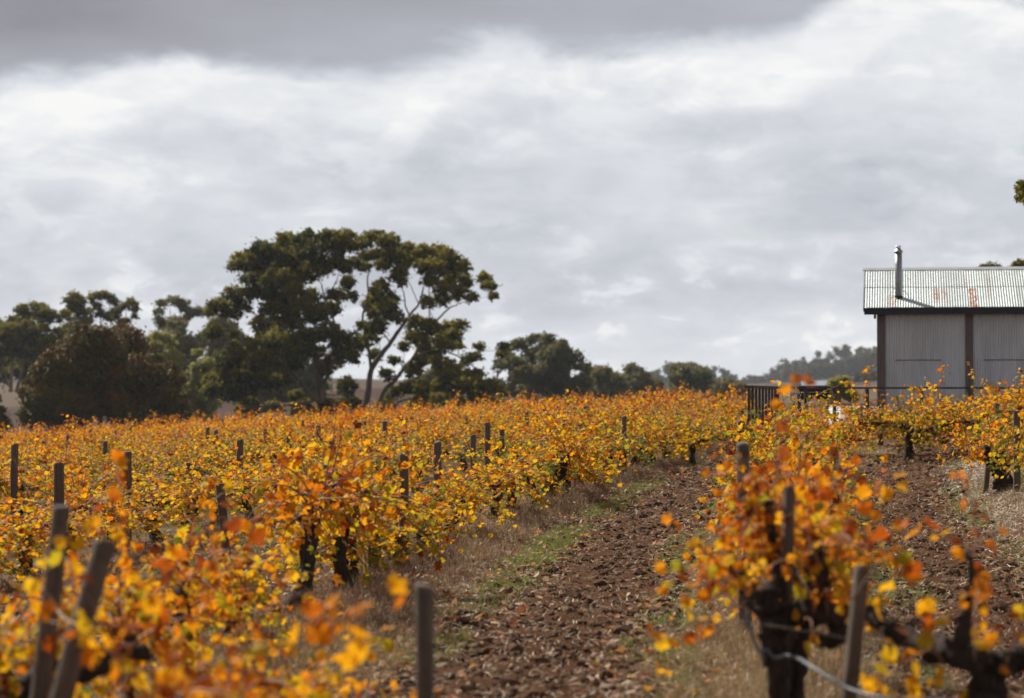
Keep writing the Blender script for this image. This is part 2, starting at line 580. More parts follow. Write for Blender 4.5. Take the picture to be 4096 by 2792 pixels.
# ------------------------------------------------------------------ vine growth
def grow_vine(r, length=1.9, head=.52, ncane=44, clen=(.6, 1.25), step=.05, drop=.34, floor=.12, wide=1.0, cordon=None, upright=.015):
    """local axes: x along the row, y across. returns trunk paths, cane paths and leaf arrays"""
    if cordon is None:
        tz = np.linspace(-.1, head, 7)
        tr = np.stack([np.cumsum(r.normal(0, .025, 7)), np.cumsum(r.normal(0, .025, 7)), tz], -1)
        trunk = [(tr, np.array([.105, .085, .07, .065, .07, .085, .07]) * r.uniform(.8, 1.2))]
        heads = []
        for s in (-1, 1):
            n = 6
            L = length * .5 * r.uniform(.7, 1.0)
            xs = np.linspace(0, s * L, n)
            arm = np.stack([tr[-1, 0] + xs, tr[-1, 1] + np.cumsum(r.normal(0, .03, n)), head + np.cumsum(r.normal(.0, .035, n))], -1)
            arm[0] = tr[-1] - np.array([0, 0, .04])
            trunk.append((arm, np.linspace(.06, .03, n)))
            heads.append(arm)
        k = r.randint(0, 4)
        if k == 0:                         # a second stem
            q = np.stack([np.linspace(.15, 0, 5) + r.normal(0, .02, 5), np.linspace(.1, 0, 5), np.linspace(-.1, head - .1, 5)], -1)
            trunk.append((q, np.linspace(.05, .035, 5)))
        cord = np.vstack(heads)
    else:
        trunk, cord = [], cordon
    canes, P, TI = [], [], []
    for i in range(ncane):
        b = cord[r.randint(len(cord))] + r.normal(0, .03, 3)
        a = r.uniform(0, 2 * math.pi); e = R(r.uniform(5, 72))
        d = np.array([math.cos(a) * math.cos(e) * .9, math.sin(a) * math.cos(e) * wide, math.sin(e)])
        L = r.uniform(*clen); n = 9; h = L / n
        g_ = r.uniform(.10, .30)
        if r.rand() < upright:
            L *= 1.2; h = L / n; g_ = .06; d[2] += .9
        pts = [b]
        for q in range(n):
            d = d + np.array([0, 0, -g_]) + r.normal(0, .13, 3)
            d /= np.linalg.norm(d)
            p = pts[-1] + d * h
            if p[2] < floor:
                p[2] = floor + r.rand() * .05
            pts.append(p)
        pts = np.array(pts)
        canes.append((pts, np.linspace(.007, .0028, n + 1)))
        m = int(L / step)
        t = np.linspace(.08, 1, m)
        keep = r.rand(m) > drop
        t = t[keep] * n
        k = np.minimum(t.astype(int), n - 1)
        f = (t - k)[:, None]
        pp = pts[k] * (1 - f) + pts[k + 1] * f
        P.append(pp + r.normal(0, .034, pp.shape))
        TI.append(np.full(len(pp), r.normal(0, .08)))
    P = np.vstack(P); TI = np.concatenate(TI)
    n = len(P)
    tint = .65 + TI + r.normal(0, .18, n) - .34 * (P[:, 2] - .75)
    rustk = r.rand(n) < .07
    tint[rustk] = r.uniform(.0, .2, rustk.sum())
    gr = r.rand(n) < .07
    tint[gr] = r.uniform(.85, 1.0, gr.sum())
    size = r.uniform(.045, .095, n)
    return trunk, canes, P, frames(n, r), size, np.clip(tint, 0, 1)


def path_mesh(name, paths, sides, rough, m, seed, parent=None):
    V, Fs = tubes(paths, sides, rough, seed)
    return mesh_np(name, V, Fs, m, parent, smooth=True)


# prototypes of mesh data for the mid and far vines
mid_protos, far_protos = [], []
for i in range(9):
    r = np.random.RandomState(100 + i)
    tr, ca, P, Rm, sz, ti = grow_vine(r, ncane=64, drop=(.28, .42, .60)[(i // 3 + i) % 3], step=.043, head=.60, clen=(.5, 1.05), floor=.22, upright=.07); ti = np.clip(ti + .04 + (i % 3 - 1) * .11, 0, 1)
    a = path_mesh('trunk', tr, 7, .22, M['vine_bark'], i)
    b = path_mesh('canes', ca, 3, 0, M['cane'], i)
    V, Fc, t = scatter(P, Rm, sz * .93, ti, LV, LT)
    c = mesh_np('leaves', V, Fc, M['vine_leaf'], cols=t, kind='stuff')
    mid_protos.append((a.data, b.data, c.data))
    for o in (a, b, c):
        bpy.data.objects.remove(o)
for i in range(6):
    r = np.random.RandomState(200 + i)
    tr, ca, P, Rm, sz, ti = grow_vine(r, ncane=44, drop=.45, head=.58, clen=(.45, 1.0), floor=.2, upright=.06); ti = np.clip(ti - .09 + (i % 3 - 1) * .05, 0, 1)
    tr = tr[:1]
    a = path_mesh('trunk', tr, 5, .2, M['vine_bark'], i)
    ca = [(p[::2], q[::2] * 1.3) for p, q in ca]
    b = path_mesh('canes', ca, 3, 0, M['cane'], i)
    V, Fc, t = scatter(P, Rm, sz * 1.15, ti, DV, DQ)
    c = mesh_np('leaves', V, Fc, M['vine_leaf'], cols=t, kind='stuff')
    far_protos.append((a.data, b.data, c.data, (V, Fc, t)))
    for o in (a, b, c):
        bpy.data.objects.remove(o)

# shared meshes for single leaves of the nearest vines
leaf_meshes = []
for i in range(28):
    r = np.random.RandomState(300 + i)
    v = LV.copy()
    v[:, 2] *= r.uniform(.4, 2.0)
    v[:, 2] += -.18 * v[:, 1] ** 2 * r.uniform(0, 2) + r.normal(0, .03, len(v))
    v[:, :2] *= r.uniform(.9, 1.1, 2)
    tn = np.clip(.50 + (i - 13.5) / 27 * .85, 0.02, 1) if i < 26 else (.06 if i == 26 else .97)
    o = mesh_np('leaf', v, LT, M['vine_leaf'], cols=np.full(len(v), tn), smooth=False)
    leaf_meshes.append((tn, o.data))
    bpy.data.objects.remove(o)
leaf_t = np.array([q[0] for q in leaf_meshes])


def link(me, name, parent, kind=None):
    o = bpy.data.objects.new(name, me)
    C.objects.link(o)
    o.parent = parent
    if kind:
        o['kind'] = kind
    return o


def near_vine(X, Y, rz, seed, label, group=None, n_leaf=230, **kw):
    r = np.random.RandomState(seed)
    sc = kw.pop('scale', 1.0)
    extra_leaves = kw.pop('extra', None)
    trunk_over = kw.pop('trunk', None)
    tr, ca, P, Rm, sz, ti = grow_vine(r, **kw)
    tr = [(a, b * .62) for a, b in tr]
    if trunk_over is not None:
        tr = trunk_over
    e = empty('grapevine', (X, Y, float(ter(X, Y))), label, 'grapevine', group, rz)
    e.scale = (sc, sc, sc)
    kn = []
    for pth, rad in tr:
        m_ = max(14, 3 * len(pth))
        P2 = smooth_path(pth, m_)
        R2 = np.interp(np.linspace(0, 1, m_), np.linspace(0, 1, len(pth)), np.broadcast_to(rad, (len(pth),)))
        R2 = R2 * (.82 + .5 * np.convolve(r.rand(m_ + 2), [.25, .5, .25], 'valid') * 1.0)
        R2[r.rand(m_) < .12] *= 1.35
        kn.append((P2 + r.normal(0, .006, P2.shape), R2))
    path_mesh('trunk', kn, 10, .26, M['vine_bark'], seed, e)
    path_mesh('canes', ca, 4, 0, M['cane'], seed, e)
    o = r.permutation(len(P))
    a, b = o[:n_leaf], o[n_leaf:]
    for i in a:
        j = int(np.abs(leaf_t - (ti[i] - .09 + r.normal(0, .03))).argmin())  # oranger near leaves, tint deepened further in place of cloud shade
        q = bpy.data.objects.new('leaf', leaf_meshes[j][1])
        C.objects.link(q)
        q.parent = e
        mw = Matrix(Rm[i].tolist()).to_4x4() @ Matrix.Scale(float(sz[i] * .98), 4)
        mw.translation = Vector(P[i].tolist())
        q.matrix_basis = mw
    if len(b):
        V, Fc, t = scatter(P[b], Rm[b], sz[b], np.clip(ti[b] - .09, 0, 1), LV, LT)  # same deepened tint for the merged leaves
        mesh_np('leaves', V, Fc, M['vine_leaf'], e, cols=t, kind='stuff')
    return e


def row_x(k, Y):
    x = float(lane(Y)) + SP / 2 + SP * k
    if k == -1:
        x -= .45 * float(ss(13, 20, Y) * (1 - ss(30, 42, Y)))
    return x


def yaw(k, Y):
    if k == 9:
        return .1
    dxx = row_x(k, Y + .5) - row_x(k, Y - .5)
    return math.atan2(1.0, dxx)


# vineyard extent: farthest vine by pixel column
_ex = [-200, 0, 200, 400, 560, 620, 660, 742, 752, 850, 1024, 1300]
_ey = [150, 150, 158, 165, 165, 150, 140, 125, 61, 60, 60, 60]
spots = []
for k in range(-18, 4):
    Y = 25.8 if k in (-1,) else (23.4 if k == 0 else 10.0)
    while Y < 165:
        X = row_x(k, Y)
        if 55 < Y < 69 and X > 5.1:
            Y += 1.0
            continue
        px = X / Y * F + CX
        slope = row_x(k, Y + .5) - row_x(k, Y - .5)
        if -90 < px < 1110 and Y < np.interp(px, _ex, _ey) and not (Y < 22 and k in (0, -1)) and random.random() > .04:
            spots.append((Y, X, k))
        Y += 1.9 / math.sqrt(1 + slope * slope) * random.uniform(.95, 1.05)
for Y0, X0, m_ in ((56.2, 4.2, 10), (60.5, 7.6, 8), (54.5, 7.2, 3)):
    for q in range(m_):
        spots.append((Y0 + random.uniform(-.5, .5), X0 + q * 1.7, 9))
spots.sort()


ORD = 'first second third fourth fifth sixth seventh eighth ninth tenth eleventh twelfth thirteenth fourteenth fifteenth sixteenth seventeenth eighteenth nineteenth twentieth'.split()
cnt = {}


def vine_text(k, Y, right=False):
    z = 'near end' if Y < 34 else ('middle stretch' if Y < 50 else 'far end')
    if k == 9:
        if right:
            return 'tall yellow green vine rising against the foot of the shed wall', 'vines against the shed wall'
        return 'gold vine below the deck rail beyond the ends of the lanes', 'vines below the deck rail'
    if k in (0, 1, -1):
        cnt[k] = cnt.get(k, 0) + 1
        start = {0: 'past the near brown post in the row between the two lanes', -1: 'past the bare forked trunk along the grassy lane edge', 1: 'from the frame edge in the row on the straw mound'}[k]
        grp = {0: 'vines in the row between the two lanes', -1: 'vines in the row along the grassy lane edge', 1: 'vines in the row on the straw mound'}[k]
        if cnt[k] <= 20:
            return 'gold vine, ' + ORD[cnt[k] - 1] + ' ' + start, grp
    rows = {0: 'row between the two lanes', -1: 'row along the grassy lane edge', 1: 'row on the straw mound', 2: 'row behind the straw mound',
            -2: 'second row back from the middle lane', -3: 'third row back from the middle lane', -4: 'fourth row back from the middle lane'}
    if k in rows:
        return 'gold vine, ' + z + ' of the ' + rows[k], 'vines in the ' + rows[k] + ', ' + z
    if Y < 90:
        return 'autumn grapevine merging into the orange mass in the middle of the vineyard', 'vines massed in the middle of the vineyard'
    return 'small orange grapevine in the far rows below the gum trees', 'vines in the far rows below the gum trees'


n_ind = 285
for i, (Y, X, k) in enumerate(spots[:n_ind]):
    lab, grp = vine_text(k, Y, X / Y * F + CX > 893)
    e = empty('grapevine', (X, Y, float(ter(X, Y))), lab, 'grapevine', grp, yaw(k, Y) + (math.pi if random.random() < .5 else 0) + random.uniform(-.1, .1))
    s = random.uniform(.88, 1.18)
    if k == 9:
        s = random.uniform(1.15, 1.35) if X / Y * F + CX > 893 else random.uniform(.82, .98)
    if k == 0:
        s = min(s * 1.08, 1.12) if Y < 44 else random.uniform(.85, 1.0)
    if Y > 36 and X > -2:
        s *= 1.1
    e.scale = (s, s * random.uniform(.9, 1.15), s * (random.uniform(.72, .90) if Y < 75 and k < 0 else random.uniform(.84, 1.0)))
    if Y < 75:
        tone = random.choice((0, 0, 1)) if Y < 31 else random.choice((1, 2, 2) if Y < 56 else (0, 1, 2))  # closest rows oranger, the deeper tone standing in for cloud shade
        p = mid_protos[random.randrange(3) * 3 + tone]
    else:
        p = random.choice(far_protos)
    link(p[0], 'trunk', e)
    link(p[1], 'canes', e)
    link(p[2], 'leaves', e, 'stuff')
VV, FF, TT, off = [], [], [], 0
for (Y, X, k) in spots[n_ind:]:
    V, Fc, t = random.choice(far_protos)[3]
    sel = np.random.RandomState(int(Y * 100)).rand(len(Fc)) < .6
    a = yaw(k, Y) + random.uniform(-.2, .2)
    s = random.uniform(.9, 1.2)
    ca_, sa = math.cos(a), math.sin(a)
    q = V.reshape(-1, 4, 3)[sel] * s * np.array([1, 1, 1.0])
    cen = q.mean(1, keepdims=True)
    q = (q - cen) * 1.3 + cen
    q = np.stack([q[..., 0] * ca_ - q[..., 1] * sa + X, q[..., 0] * sa + q[..., 1] * ca_ + Y, q[..., 2] + float(ter(X, Y))], -1).reshape(-1, 3)
    VV.append(q); TT.append(t.reshape(-1, 4)[sel].ravel() - .08)
    FF.append(np.arange(len(q)).reshape(-1, 4) + off); off += len(q)
if VV:
    o = mesh_np('distant_vines', np.vstack(VV), np.vstack(FF), M['vine_leaf'], cols=np.clip(np.concatenate(TT), 0, 1))
    tag(o, 'blurred orange mass of the farthest vine rows below the trees', 'vines', kind='stuff')

# nearest vines, leaf by leaf
NV = [
    # X from pixel, distance, seed, label, params
    (228, 10.6, 1, 'blurred yellow vine sprawling beside the two leaning foreground posts', dict(scale=1.05, ncane=50, clen=(.5, 1.1))),
    (20, 12.6, 2, 'vine behind the leaning foreground posts at the frame edge', dict(scale=1.05, ncane=40)),
    (140, 14.6, 3, 'golden vine just beyond the taller leaning foreground post', dict(scale=1.05, ncane=42)),
    (195, 17.0, 4, 'orange vine in front of the dark slanting stake', dict(scale=1.0, ncane=40)),
    (232, 19.4, 5, 'orange vine between slanting stake and bare forked trunk', dict(scale=.92, ncane=40)),
    (322, 12.4, 13, 'low sprawling orange vine in front of the bare forked trunk', dict(scale=.82, ncane=52, clen=(.45, 1.0))),
    (292, 22.4, 6, 'vine with bare dark forked trunk showing under orange leaves', dict(scale=1.25, head=.74, ncane=46, floor=.58, clen=(.4, .8))),
    (345, 24.6, 7, 'orange topped vine next to the bare forked trunk, over dry straw', dict(scale=1.3, head=.66, ncane=56, floor=.12, clen=(.45, 1.0))),
    (792, 15.4, 9, 'orange vine behind the gnarled foreground trunk with grey hose', dict(scale=1.1, head=.85, floor=.5, ncane=40, clen=(.4, .85), wide=.7, upright=0)),
    (788, 17.6, 10, 'second vine behind the gnarled foreground trunk', dict(scale=1.1, head=.85, floor=.5, ncane=40, clen=(.4, .85), wide=.7, upright=0)),
    (784, 19.8, 11, 'third vine behind the gnarled foreground trunk, by the brown post', dict(scale=1.1, head=.85, floor=.5, ncane=40, clen=(.4, .85), wide=.7, upright=0)),
    (782, 22.0, 12, 'fourth vine behind the gnarled foreground trunk, yellow leaved', dict(scale=1.1, head=.85, floor=.5, ncane=40, clen=(.4, .85), wide=.7, upright=0)),
]
for px, d, sdn, lab, kw in NV:
    X = (px - CX) / F * d
    k = 0 if px > 500 else -1
    near_vine(X, d, yaw(k, d), 500 + sdn, lab, 'nearest vines with single leaves showing', n_leaf=190, **kw)


# hero vine at the right: gnarled trunk, arms and a cordon
def to_local(p, base):
    return np.asarray(p) - base


d0 = 13.0
bx = (779 - CX) / F * d0
base = np.array([bx, d0, float(ter(bx, d0))])
L = lambda px, py, dd=0.0: to_local(at(px, py, d0 + dd), base)
tp = smooth_path([L(782, 800), L(780, 720), L(776, 670), L(772, 640), L(770, 610), L(764, 592)], 12)
tp2 = smooth_path([L(790, 800, .1), L(796, 720, .1), L(798, 675, .1), L(802, 640, .1), L(812, 618, .1)], 10)
arm1 = smooth_path([L(768, 612), L(755, 600, .1), L(748, 592, .15), L(742, 578, .2), L(730, 560, .3)], 9)
arm2 = smooth_path([L(776, 625), L(800, 610), L(820, 612, -.1), L(838, 622, -.1), L(832, 640, -.1), L(815, 636, 0)], 10)
arm3 = smooth_path([L(770, 600), L(776, 570, .2), L(772, 540, .3), L(768, 500, .3)], 8)
arm4 = smooth_path([L(812, 615), L(824, 580, -.1), L(816, 560, -.1), L(822, 545, -.1)], 8)
tr = [(tp, .056 * np.array([1.3, 1.2, 1.05, 1, .95, 1, 1.05, 1, 1.1, 1.1, 1, .7])), (tp2, .034), (arm1, np.linspace(.055, .018, 9)), (arm2, np.linspace(.06, .036, 10)),
      (arm3, np.linspace(.05, .02, 8)), (arm4, np.linspace(.045, .02, 8))]
cord = np.vstack([arm1[3:], arm3[2:], arm4[2:], arm2[3:7], arm3[3:], arm3[4:]])
near_vine(bx, d0, 0, 541, 'gnarled old vine with thick black trunk and looped arm beside the tilled lane', 'nearest vines with single leaves showing', n_leaf=250,
          ncane=52, clen=(.28, .58), drop=.2, floor=.75, upright=0, cordon=cord, trunk=tr, wide=.8)
# its neighbour with the long cordon
d1 = 12.0
bx = (985 - CX) / F * d1
base = np.array([bx, d1, float(ter(bx, d1))])
L = lambda px, py, dd=0.0: to_local(at(px, py, d1 + dd), base)
tp = smooth_path([L(975, 830), L(982, 740), L(986, 690), L(990, 664)], 8)
ar = smooth_path([L(992, 668), L(965, 655), L(938, 648, .2), L(912, 640, .4), L(890, 630, .5), L(876, 618, .6), L(866, 612, .7)], 14)
ar2 = smooth_path([L(988, 668), L(1012, 660), L(1040, 655), L(1080, 660)], 8)
tr = [(tp, .10), (ar, np.linspace(.065, .028, 14)), (ar2, np.linspace(.06, .04, 8))]
sp1 = smooth_path([L(962, 650), L(965, 615), L(972, 585), L(968, 550)], 7)
tr.append((sp1, np.linspace(.03, .012, 7)))
cord = np.vstack([sp1[2:], sp1[3:], ar[2:9:3], ar2[2:]])
near_vine(bx, d1, 0, 552, 'foreground vine with a long dark cordon and few orange leaves', 'nearest vines with single leaves showing', n_leaf=110,
          ncane=16, clen=(.3, .7), drop=.35, floor=.45, cordon=cord, trunk=tr, wide=.7)

# old vine on the straw mound at the frame edge
d3 = 40.2
bx = (1004 - CX) / F * d3
base = np.array([bx, d3, float(ter(bx, d3))])
L = lambda px, py, dd=0.0: to_local(at(px, py, d3 + dd), base)
tr = [(smooth_path([L(1009, 506), L(1006, 490), L(1000, 474), L(994, 458), L(990, 446)], 10), np.linspace(.16, .10, 10)), (smooth_path([L(1000, 474), L(1008, 462), L(1016, 455), L(1030, 452)], 8), np.linspace(.08, .05, 8)),
      (smooth_path([L(1012, 500), L(1008, 488), L(1004, 476)], 6), .045)]
near_vine(bx, d3, 0, 571, 'old vine with twisted dark trunk on the pale straw mound at the frame edge', 'vines in the row on the straw mound', n_leaf=0,
          ncane=46, clen=(.5, 1.0), drop=.3, floor=.5, cordon=np.vstack([tr[0][0][7:], tr[1][0][3:], tr[0][0][8:] + np.array([-.4, .2, .05])]), trunk=tr)

# dark bent trunk between the leaning posts
d2 = 11.9
bx = (30 - CX) / F * d2
base = np.array([bx, d2, float(ter(bx, d2))])
L = lambda px, py, dd=0.0: to_local(at(px, py, d2 + dd), base)
tr = [(smooth_path([L(18, 840), L(22, 740), L(34, 695), L(58, 662), L(78, 640), L(86, 615)], 10), np.linspace(.09, .05, 10)), (smooth_path([L(58, 662), L(95, 668, .2), L(128, 650, .3), L(150, 655, .4)], 8), np.linspace(.06, .03, 8))]
near_vine(bx, d2, 0, 561, 'dark bent vine trunk showing between the two leaning foreground posts', 'nearest vines with single leaves showing', n_leaf=90,
          ncane=14, clen=(.4, .8), drop=.3, floor=.3, cordon=np.vstack([tr[0][0][6:], tr[1][0][3:]]), trunk=tr)


def hang_cane(label, pts, d, leaves, size=.085, seed=0, parent_xy=None):
    """a single long cane reaching away from its vine, with leaves at given pixels"""
    r = np.random.RandomState(seed)
    P = smooth_path([at(x, y, d + dd) for x, y, dd in pts], 14)
    e = empty('vine_cane', tuple(P[0]), label, 'vine cane')
    V, Fs = tubes([(P - P[0], np.linspace(.005, .0022, 14))], 5)
    mesh_np('cane', V, Fs, M['cane'], e, smooth=True)
    Q0 = P - P[0]
    stalks = []
    for (x, y, tn) in leaves:
        p = at(x, y, d) - P[0]
        c = Q0[int(np.linalg.norm(Q0 - p, axis=1).argmin())]
        stalks.append((smooth_path([c, (c + p) / 2 + np.array([0, 0, .02]), p], 5), np.linspace(.0028, .0014, 5)))
        p = p + np.array([0, r.normal(0, .02), 0])
        Rm = frames(1, r, .0, 1.2)[0]
        # face the lens roughly
        j = int(np.abs(leaf_t - tn).argmin())
        q = bpy.data.objects.new('leaf', leaf_meshes[j][1])
        C.objects.link(q); q.parent = e
        mw = Matrix(Rm.tolist()).to_4x4() @ Matrix.Scale(size * r.uniform(.85, 1.2), 4)
        mw.translation = Vector(p.tolist()); q.matrix_basis = mw
    V, Fs = tubes(stalks, 4)
    mesh_np('stalks', V, Fs, M['cane'], e, smooth=True)


hang_cane('long cane with a cluster of orange leaves hanging low over the tilled lane', [(752, 600, 0), (735, 606, 0), (715, 618, 0), (690, 624, 0), (660, 630, 0), (640, 640, 0)], 13.2,
          [(709, 618, .5), (700, 624, .45), (692, 620, .6), (686, 632, .4), (715, 628, .35), (662, 632, .5), (656, 640, .7), (668, 640, .55), (645, 646, .3), (660, 668, .5), (650, 622, .3)], seed=3)
hang_cane('tall cane tip with three rust leaves in front of the deck rail', [(772, 500, 0), (782, 450, 0), (790, 405, 0), (797, 380, 0), (810, 374, 0)], 11.5, [(795, 374, .22), (810, 377, .22), (791, 389, .25)], .07, 5)
hang_cane('arching cane with golden leaves reaching over the second lane', [(835, 560, 0), (850, 520, 0), (870, 495, 0), (890, 482, 0), (908, 480, 0)], 13.0,
          [(880, 478, .2), (885, 486, .5), (893, 477, .45), (898, 488, .8), (870, 490, .6), (906, 484, .6), (862, 500, .4), (888, 494, .75)], seed=7)
hang_cane('drooping cane with spread orange leaves beside the foreground post', [(850, 600, 0), (880, 560, 0), (905, 535, 0), (925, 525, 0)], 12.2,
          [(888, 530, .2), (905, 520, .3), (922, 520, .25), (918, 527, .6), (897, 545, .5), (912, 560, .25), (905, 565, .8), (890, 555, .4), (930, 540, .6), (880, 586, .6), (874, 600, .6), (906, 580, .7), (922, 596, .55)], .10, 8)
hang_cane('low trailing cane with mixed leaves under the long dark cordon', [(930, 648, 0), (915, 655, 0), (895, 668, 0), (870, 690, 0)], 12.0,
          [(905, 650, .3), (915, 660, .7), (898, 660, .8), (888, 672, .85), (905, 675, .7), (880, 684, .75), (870, 678, .6), (865, 692, .8), (920, 690, .6), (893, 690, .9), (945, 668, .55), (958, 690, .75)], .10, 12)
hang_cane('cane with large blurred orange leaves near the short foreground post', [(230, 640, 0), (280, 600, 0), (330, 590, 0), (385, 590, 0), (410, 598, 0)], 9.6,
          [(310, 600, .4), (325, 608, .45), (345, 612, .55), (352, 625, .5), (338, 630, .5), (364, 642, .7), (358, 655, .75), (388, 590, .55), (404, 594, .42), (300, 625, .6), (290, 640, .8), (318, 645, .5), (335, 596, .6)], .10, 9)
hang_cane('stray cane with two orange leaves floating over the lane edge', [(745, 560, 0), (720, 530, 0), (700, 520, 0), (668, 516, 0)], 15.0, [(668, 514, .35), (676, 520, .4), (700, 540, .6), (716, 555, .55), (706, 562, .5)], .09, 10)

# ------------------------------------------------------------------ posts
def post_mesh(h, rad, seed):
    r = np.random.RandomState(seed)
    z = np.array([-.15, .0, h * .35, h * .7, h - .02, h])
    rr = rad * np.array([1.06, 1.03, 1.0, .98, .97, .86]) * (1 + r.normal(0, .015, 6))
    P = np.stack([r.normal(0, rad * .04, 6), r.normal(0, rad * .04, 6), z], -1)
    ns = 16
    V, Fs = tubes([(P, rr)], ns, .015, seed)
    gr = 1 + r.normal(0, .045, ns)
    gr[r.randint(ns)] = .78; gr[r.randint(ns)] = .86
    cen = np.repeat(P, ns, axis=0)
    V[:, :2] = cen[:, :2] + (V[:, :2] - cen[:, :2]) * np.tile(gr, len(P))[:, None]
    V[:, 2] += np.where(V[:, 2] > h - .05, V[:, 0] * r.normal(0, .2), 0)
    return V, Fs


POSTS = [(14.7, 444, 7.5, 0), (44, 441, 4, 0), (59, 462.7, 10.8, 0), (68, 434.8, 3.4, 0), (105.5, 441, 4.5, 0), (127.5, 451.5, 8.7, 0), (91, 429, 3, 0), (116, 430, 2.9, 0),
         (130.6, 427.4, 2.9, 0), (208, 427.4, 4, 0), (216, 429.7, 4.5, 0), (240, 439.7, 6.7, 0), (190, 462.7, 7.5, 6), (220, 483, 9.5, -6), (153, 433, 2.5, 0), (26, 434, 2.2, 0),
         (266, 428.5, 4.5, 0), (289, 435, 5, 0), (303, 420, 3, 0), (313, 422.5, 3.2, 0), (318.6, 424.8, 4.5, 0), (350, 432.7, 4, 0), (385, 421, 5.3, 0), (365, 421, 3.5, 0),
         (407, 419, 3.2, 0), (412.7, 426, 3.9, 0), (433.5, 415.4, 3, 0), (437.6, 441.7, 8.3, 0), (404, 454.5, 10, 0), (467, 417, 3.6, -10), (473, 435, 6.2, 0), (487.5, 422.5, 5.7, 0),
         (502, 429, 5.4, 0), (327, 462.7, 8.5, 0), (526.7, 412, 4, 0), (558, 414, 3.7, 0), (556, 407.6, 2.5, 0), (580, 421.5, 5, 0), (624, 416, 5.5, 0), (625, 411, 3.7, 0),
         (678, 412, 4.5, 0), (665, 406, 3, 0), (577, 407.6, 3, -10), (588, 405.6, 3.7, 0), (693.6, 402.5, 2.4, 0), (761, 415, 5, 0), (740.6, 421.2, 6.4, 0), (747, 419, 4.2, 0),
         (732, 427, 6, -12), (896.9, 397.5, 3.4, 0), (1012.5, 398, 4.9, 0), (1016.6, 410.7, 7.2, 0), (996.7, 403.5, 5.8, 0), (998, 407.6, 5.5, -8), (968, 405, 3.6, 0), (640, 418, 3, 0)]
LAB = {0: 'grey timber post nearest the frame edge among orange vines', 2: 'thick pale timber post above the vines before the dark bushy tree', 5: 'round topped post standing between the vines below the bushy tree',
       11: 'tall slim post with a dark crack rising well above the vines', 12: 'dark stake slanting over beside orange leaves', 13: 'dark slanting stake partly hidden by yellow and green leaves',
       27: 'pale weathered post with an orange leaf against it', 28: 'thick grey post with a rounded top in mid vineyard', 30: 'pale post rising over bright yellow vines near the lane',
       33: 'rust tinted blurred post behind orange leaves', 46: 'square topped brown post behind the near lane post', 51: 'tall split post in front of the shed on the straw mound',
       48: 'short tilted stump of a post beside the lane post', 53: 'tilted post leaning beside another below the shed wall', 50: 'dark post standing before the shed rail', 37: 'dark brown post above the vines before the far bushes',
       38: 'slim dark post with a second post hidden right behind it', 40: 'dark post above vines near the deck balusters', 31: 'pale grey post tangled with bare canes'}
for i, (px, py, wd, tl) in enumerate(POSTS):
    d = .115 * F / wd
    d = min(max(d, 12), 120)
    p = at(px, py, d)
    rad = wd / F * d / 2
    zb = float(ter(p[0], p[1]))
    h = max(p[2] - zb, .9)
    V, Fs = post_mesh(h, rad, 900 + i)
    o = mesh_np('vineyard_post', V, Fs, M['post'], smooth=True)
    o.location = (p[0], p[1], p[2] - h)
    o.rotation_euler = (0, R(tl), random.uniform(0, .3))
    if tl:
        o.location.x -= math.sin(R(tl)) * h
    far = 'small weathered post top poking out of the far vine rows' if wd < 4.6 else 'weathered timber post standing in the middle vine rows'
    tag(o, LAB.get(i, far), 'post', 'trellis posts in the far rows' if wd < 4.6 else 'trellis posts in the middle rows')
# foreground posts: (top px, bottom px, distance, diameter px, label)
FP = [((62, 506), (42, 690), 11.6, 20, 'tall dark leaning post wound with wire in the foreground'), ((105, 540), (62, 698), 10.8, 23, 'weathered post leaning beside the taller dark one'),
      ((424.5, 585), (424.5, 698), 10.6, 21, 'short grey blurred post standing alone at the lane mouth'), ((862, 566), (848, 698), 12.4, 17.5, 'pale leaning post by the grey hose in the foreground'),
      ((789, 486), (785, 660), 13.12, 12.5, 'slim grey post among the orange leaves of the gnarled vine'), ((743, 443), (744, 560), 20.5, 13.5, 'reddish brown post at the corner of the near row beside the lane'),
      ((989, 452), (985, 492), 41.2, 5.5, 'leaning stub of a post beside the twisted trunk on the straw mound')]
for (tx, ty), (bx_, by), d, wd, lab in FP:
    a = at(tx, ty, d); b = at(bx_, by, d)
    v = b - a
    zb = float(ter(a[0], a[1]))
    t = (zb - .15 - a[2]) / v[2]
    b = a + v * t
    h = float(np.linalg.norm(b - a))
    V, Fs = post_mesh(h, wd / F * d / 2, int(tx))
    o = mesh_np('vineyard_post', V, Fs, M['post'], smooth=True)
    o.location = b.tolist()
    o.rotation_euler = Vector((a - b).tolist()).to_track_quat('Z', 'Y').to_euler()
    tag(o, lab, 'post', 'foreground posts')


def wire(label, pts, rad, m, name, cat):
    P = smooth_path(pts, max(16, 8 * len(pts)))
    V, Fs = tubes([(P - P[0], rad)], 6)
    o = mesh_np(name, V, Fs, m, smooth=True)
    o.location = P[0].tolist()
    return tag(o, label, cat)


